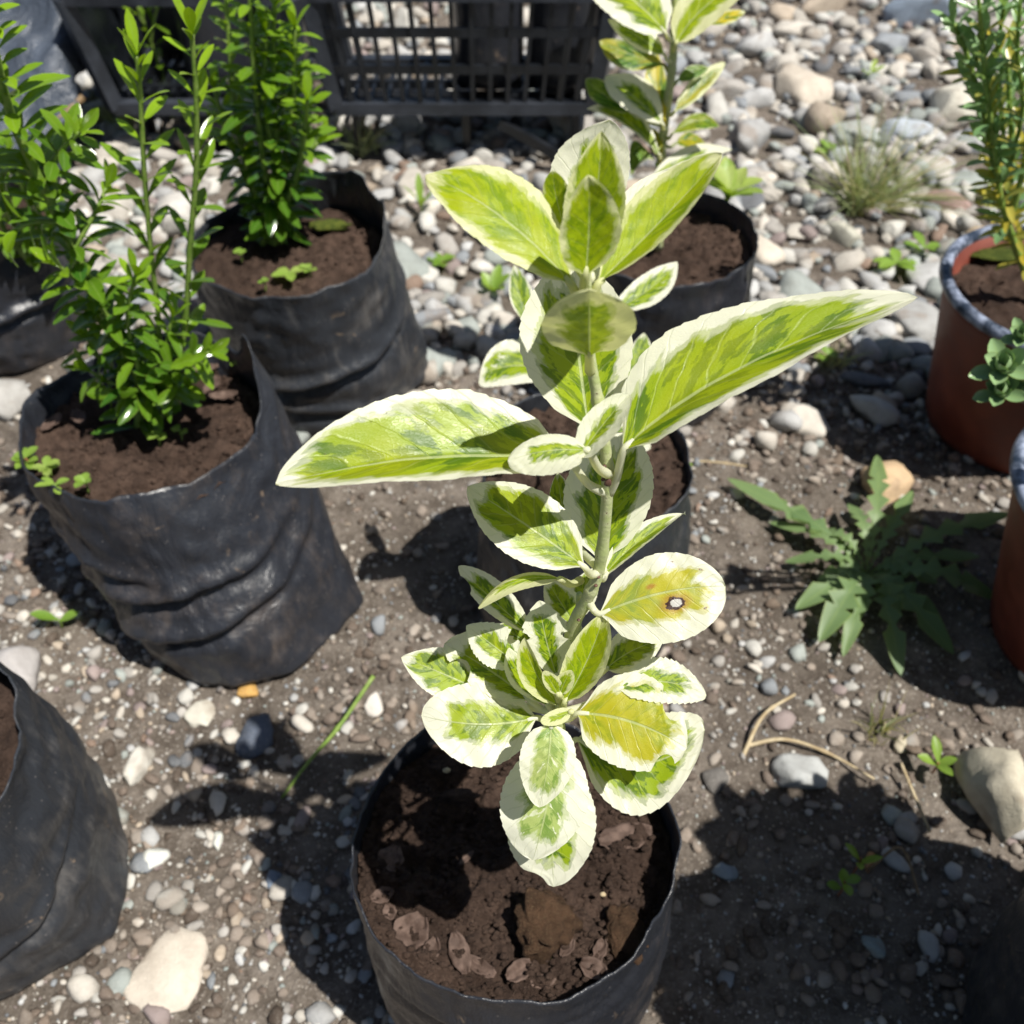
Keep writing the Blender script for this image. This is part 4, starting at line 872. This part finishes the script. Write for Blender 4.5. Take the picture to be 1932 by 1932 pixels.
sprout(1640, 150, .004, 5, .022, .008, 'olive weed near the blue grey stone', .7, .3, up=1.2)
sprout(1580, 1690, .004, 4, .012, .006, 'weed seedling in the deep shade at the lower right', .2, red=True, up=.8, hgt=.02)
sprout(1610, 1645, .004, 3, .016, .005, 'taller weed seedling in the deep shade with olive leaves', .5, red=True, up=1.6, hgt=.02)
sprout(1760, 1455, .004, 4, .016, .007, 'green seedling with a red stalk left of the pale boulder', .5, red=True, up=1.2, hgt=.012)
sprout(1560, 680, .004, 6, .012, .008, 'small green weed at the edge of the pot shadow', .4)
sprout(1130, 790, .004, 6, .015, .007, 'small bright weed glimpsed behind the tall stem', .8)
sprout(1285, 885, .004, 3, .010, .006, 'tiny weed on the earth right of the middle bag', .5)
sprout(115, 1180, .004, 2, .022, .009, 'dark green leaf weed in the shadow left of the wide bag', .1, up=.9)
sprout(500, 545, .150, 5, .006, .005, 'tiny sprout on the front soil of the bag in front of the crates', .5)
def grass(u, v, n, L, spread, label, seed, yl=.3, age=.3, lean=(0, 0)):
    rr = random.Random(seed); p = WZ(u, v, 0); mb = MB()
    for _ in range(n):
        q = rr.uniform(0, 6.283); k = rr.uniform(.1, 1); d = Vector((math.cos(q) * spread * k + lean[0], math.sin(q) * spread * k + lean[1], 1)).normalized(); l = L * rr.uniform(.5, 1)
        b0 = p + Vector((rr.gauss(0, .006), rr.gauss(0, .006), 0)); sdv = d.cross(Vector((rr.uniform(-1, 1), rr.uniform(-1, 1), .1))).normalized()
        dr = Vector((d.x, d.y, 0)) * l * rr.uniform(.1, .8); vs_ = []; at = []
        for i in range(9):
            t = i / 8; c = b0 + d * l * t + dr * t * t - Vector((0, 0, l * .35 * t * t * k)); ww = .00075 * (1 - t ** 2) + .0001
            vs_ += [c - sdv * ww, c + sdv * ww]; at += [(-.5, t, 0), (.5, t, 0)]
        mb.add(vs_, [(2 * i, 2 * i + 1, 2 * i + 3, 2 * i + 2) for i in range(8)], at, (age * rr.uniform(.3, 1.5), rr.random(), 1 if rr.random() < yl else 0))
    return tag(mb.build('grass_tuft', M_grass), label, 'grass tuft', 'grass tufts on the ground')
grass(1615, 400, 130, .15, .9, 'wide wispy grass tuft spreading over the stone bed', 1, .3)
grass(1655, 395, 90, .13, 1.2, 'second wispy grass tuft just right of the egg shaped stone', 2, .35, lean=(.4, 0))
grass(1655, 1375, 34, .035, .7, 'tiny yellowish grass tuft on the sunlit earth near the boulder', 3, .5, .9)
grass(1570, 690, 26, .04, .9, 'sparse dry grass at the upper edge of the pot shadow', 4, .7)
grass(680, 290, 60, .07, 1.0, 'pale grass blades beside the crates and the tall bag', 5, .2, .5)
grass(235, 250, 40, .10, 1.0, 'thin grass blades behind the two upright stems', 6, .3, .6)
def stalk(pts, r0, r1, mat, name, label, cat):
    mb = MB(); P = spline(pts, 20); n = len(P); mb.tube(P, [r0 + (r1 - r0) * i / (n - 1) + (.0006 if i == 13 else 0) for i in range(n)], 8); return tag(mb.build(name, mat), label, cat)
stalk([WZ(530, 1508, 0), WZ(580, 1440, .018), WZ(640, 1370, .032), WZ(705, 1275, .05)], .0011, .0016, M_bstem, 'grass_stalk', 'single pale green stalk slanting over the leaf shadow between the bags', 'stalk')
stalk([WZ(1405, 1408, .003), WZ(1480, 1395, .008), WZ(1560, 1420, .005), WZ(1650, 1470, .004)], .0016, .0008, M_straw, 'dry_stalk', 'long dry straw stalk arching above the oval grey stone', 'stalk')
stalk([WZ(1400, 1430, .002), WZ(1440, 1350, .012), WZ(1500, 1310, .014)], .0016, .0010, M_straw, 'dry_stalk', 'short bent straw stalk rising left of the oval grey stone', 'stalk')
stalk([WZ(1700, 1440, .010), WZ(1725, 1500, .006), WZ(1755, 1570, .004)], .0010, .0010, M_straw, 'dry_stalk', 'thin straw stalk lying left of the pale boulder', 'stalk')
stalk([WZ(1280, 868, .004), WZ(1350, 872, .006), WZ(1410, 880, .004)], .0012, .0008, M_straw, 'dry_stalk', 'pale straw stalk on the earth right of the middle bag', 'stalk')
stalk([WZ(1640, 1640, .004), WZ(1700, 1600, .012), WZ(1735, 1690, .004)], .0010, .0007, M_wood, 'twig', 'thin brown twig in the deep shade at lower right', 'twig')

# ---------------------------------------------------------------- litter on the front bag soil
def dry_leaf(u, v, z, L, Wd, rot, label, mat=M_dry, curl=.9, seed=0):
    p = WZ(u, v, z); rr = random.Random(seed); n, m = 16, 10; mb = MB(); vs_ = []; ca, sa = math.cos(rot), math.sin(rot)
    for i in range(n + 1):
        t = i / n; wv = math.sin(math.pi * min(.97, max(.05, t))) ** .5 * (1 + .35 * noise.noise(Vector((t * 4, seed, 0))))
        for j in range(m + 1):
            s = -1 + 2 * j / m; x = L * (t - .5); y = s * wv * Wd / 2; zz = curl * Wd * .5 * (s * s) + .25 * L * (t - .5) ** 2 + .13 * Wd * noise.noise(Vector((t * 4, s * 2, seed + 5)))
            vs_.append(p + Vector((x * ca - y * sa, x * sa + y * ca, zz)))
    mb.add(vs_, [(i * (m + 1) + j, i * (m + 1) + j + 1, (i + 1) * (m + 1) + j + 1, (i + 1) * (m + 1) + j) for i in range(n) for j in range(m)])
    o = mb.build('dry_leaf', mat); mdf = o.modifiers.new('thick', 'SOLIDIFY'); mdf.thickness = .0005
    return tag(o, label, 'dry leaf', 'dry leaf scraps on the front bag soil')
zf = .151
for i, a in enumerate([(735, 1625, .020, .016, 1.2, 'rosy brown leaf scrap standing at the left rim of the front bag'), (772, 1768, .026, .022, 1.0, 'broad flat mauve brown leaf scrap at the lower left rim of the front bag'),
                       (815, 1795, .014, .010, 1.3, 'small curled leaf scrap right of the broad mauve one'), (868, 1800, .024, .012, 1.9, 'curved brown leaf scrap at the front left of the soil'),
                       (905, 1825, .020, .009, 2.6, 'narrow brown leaf scrap lying along the front rim'), (980, 1835, .016, .012, .6, 'notched brown leaf scrap at the middle of the front rim'),
                       (1025, 1852, .014, .008, .2, 'small leaf scrap pressed against the middle of the front rim'), (1120, 1830, .016, .012, -.5, 'brown leaf scrap at the front right of the soil'),
                       (1130, 1800, .016, .008, 1.2, 'thin upright leaf scrap right of the clod'), (722, 1690, .014, .010, .4, 'small pale leaf scrap along the left rim'), (735, 1722, .010, .008, 1.9, 'tiny rusty leaf scrap at the left rim'),
                       (1070, 1790, .012, .007, .9, 'small orange brown scrap in front of the clod'), (1180, 1580, .034, .018, .2, 'large dark dead leaf in the shade at the right of the soil'), (880, 1620, .012, .004, .8, 'twig like scrap in the shaded soil')]):
    dry_leaf(a[0], a[1], hF(*WZ(a[0], a[1], zf).xy) + .0008, a[2] * .82, a[3] * .8, a[4], a[5], seed=i * 3 + 1, curl=.12 + .22 * (i % 3))
def clod(u, v, z, r, s, label, mat, seed, name='soil_clod', cat='clod', base=I3):
    p = WZ(u, v, z); sh = stone_shape(seed, base, .12, .9); mb = MB()
    mb.add([p + Vector((q.x * r * s[0], q.y * r * s[1], q.z * r * s[2])) * (1 + .16 * noise.noise(q * 4 + Vector((seed, 0, 0))) + .08 * noise.noise(q * 11)) - Vector((0, 0, 0)) + (p - p) for q in sh], base[1])
    # keep the displacement local to the clod
    mb.v = [p + (Vector((q.x * r * s[0], q.y * r * s[1], q.z * r * s[2])) * (1 + .24 * noise.noise(q * 3.5 + Vector((seed, 0, 0))) + .12 * noise.noise(q * 9) + .07 * noise.noise(q * 22))) for q in sh]
    return tag(mb.build(name, mat), label, cat)
I4 = ico(4)
clod(1028, 1738, .160, .0165, (.92, 1.2, .95), 'mossy orange brown clod standing on the soil of the front bag', M_clod, 301, base=I4)
clod(1180, 1760, .153, .010, (1, 1.5, .7), 'rusty crumbly clod at the right of the front bag soil', M_clod, 302, base=I4)
clod(850, 1440, .150, .009, (1.3, .9, .6), 'brown lump of soil lit at the back of the front bag', M_soil, 303, base=I4)
clod(870, 1500, .150, .007, (1.6, .7, .6), 'long crumb of soil beside the lit lump in the front bag', M_soil, 304, base=I4)
clod(842, 1453, .162, .0022, (1, 1, 1), 'tiny white pebble on the lit lump of soil', M_straw, 305, 'pebble', 'pebble', I2)
clod(1138, 1688, .158, .0016, (1, 1, 1), 'tiny orange pellet on the soil right of the clod', M_straw, 306, 'pebble', 'pebble', I2)
clod(1030, 1800, .153, .0045, (1, .8, .5), 'patch of green moss at the foot of the clod', M_moss, 307, 'moss', 'moss')
clod(620, 425, .150, .014, (1.4, .8, .25), 'yellow brown moss on the soil of the bag in front of the crates', M_moss, 308, 'moss', 'moss')
clod(1900, 480, .150, .022, (1.4, .8, .22), 'green moss on the soil of the far red pot', M_moss, 309, 'moss', 'moss')
for i, (u, v) in enumerate([(385, 700), (400, 730), (360, 760), (420, 750), (100, 800), (150, 790)]):
    p = WZ(u, v, .150); dry_leaf(u, v, .151, .022 - .002 * (i % 3), .010, .3 + i, ['long strip of bark right of the leafy base in the wide bag', 'strip of bark below the long one in the wide bag', 'short bark piece beside the stems of the wide bag shrub', 'bark piece nearest the right rim of the wide bag', 'brown leaf scrap at the left rim of the wide bag', 'brown leaf scrap on the shaded soil of the wide bag'][i], seed=40 + i, curl=.4)['group'] = 'bark and leaf scraps in the wide bag'
for i, (u, v) in enumerate([(1205, 1700)]):
    pass
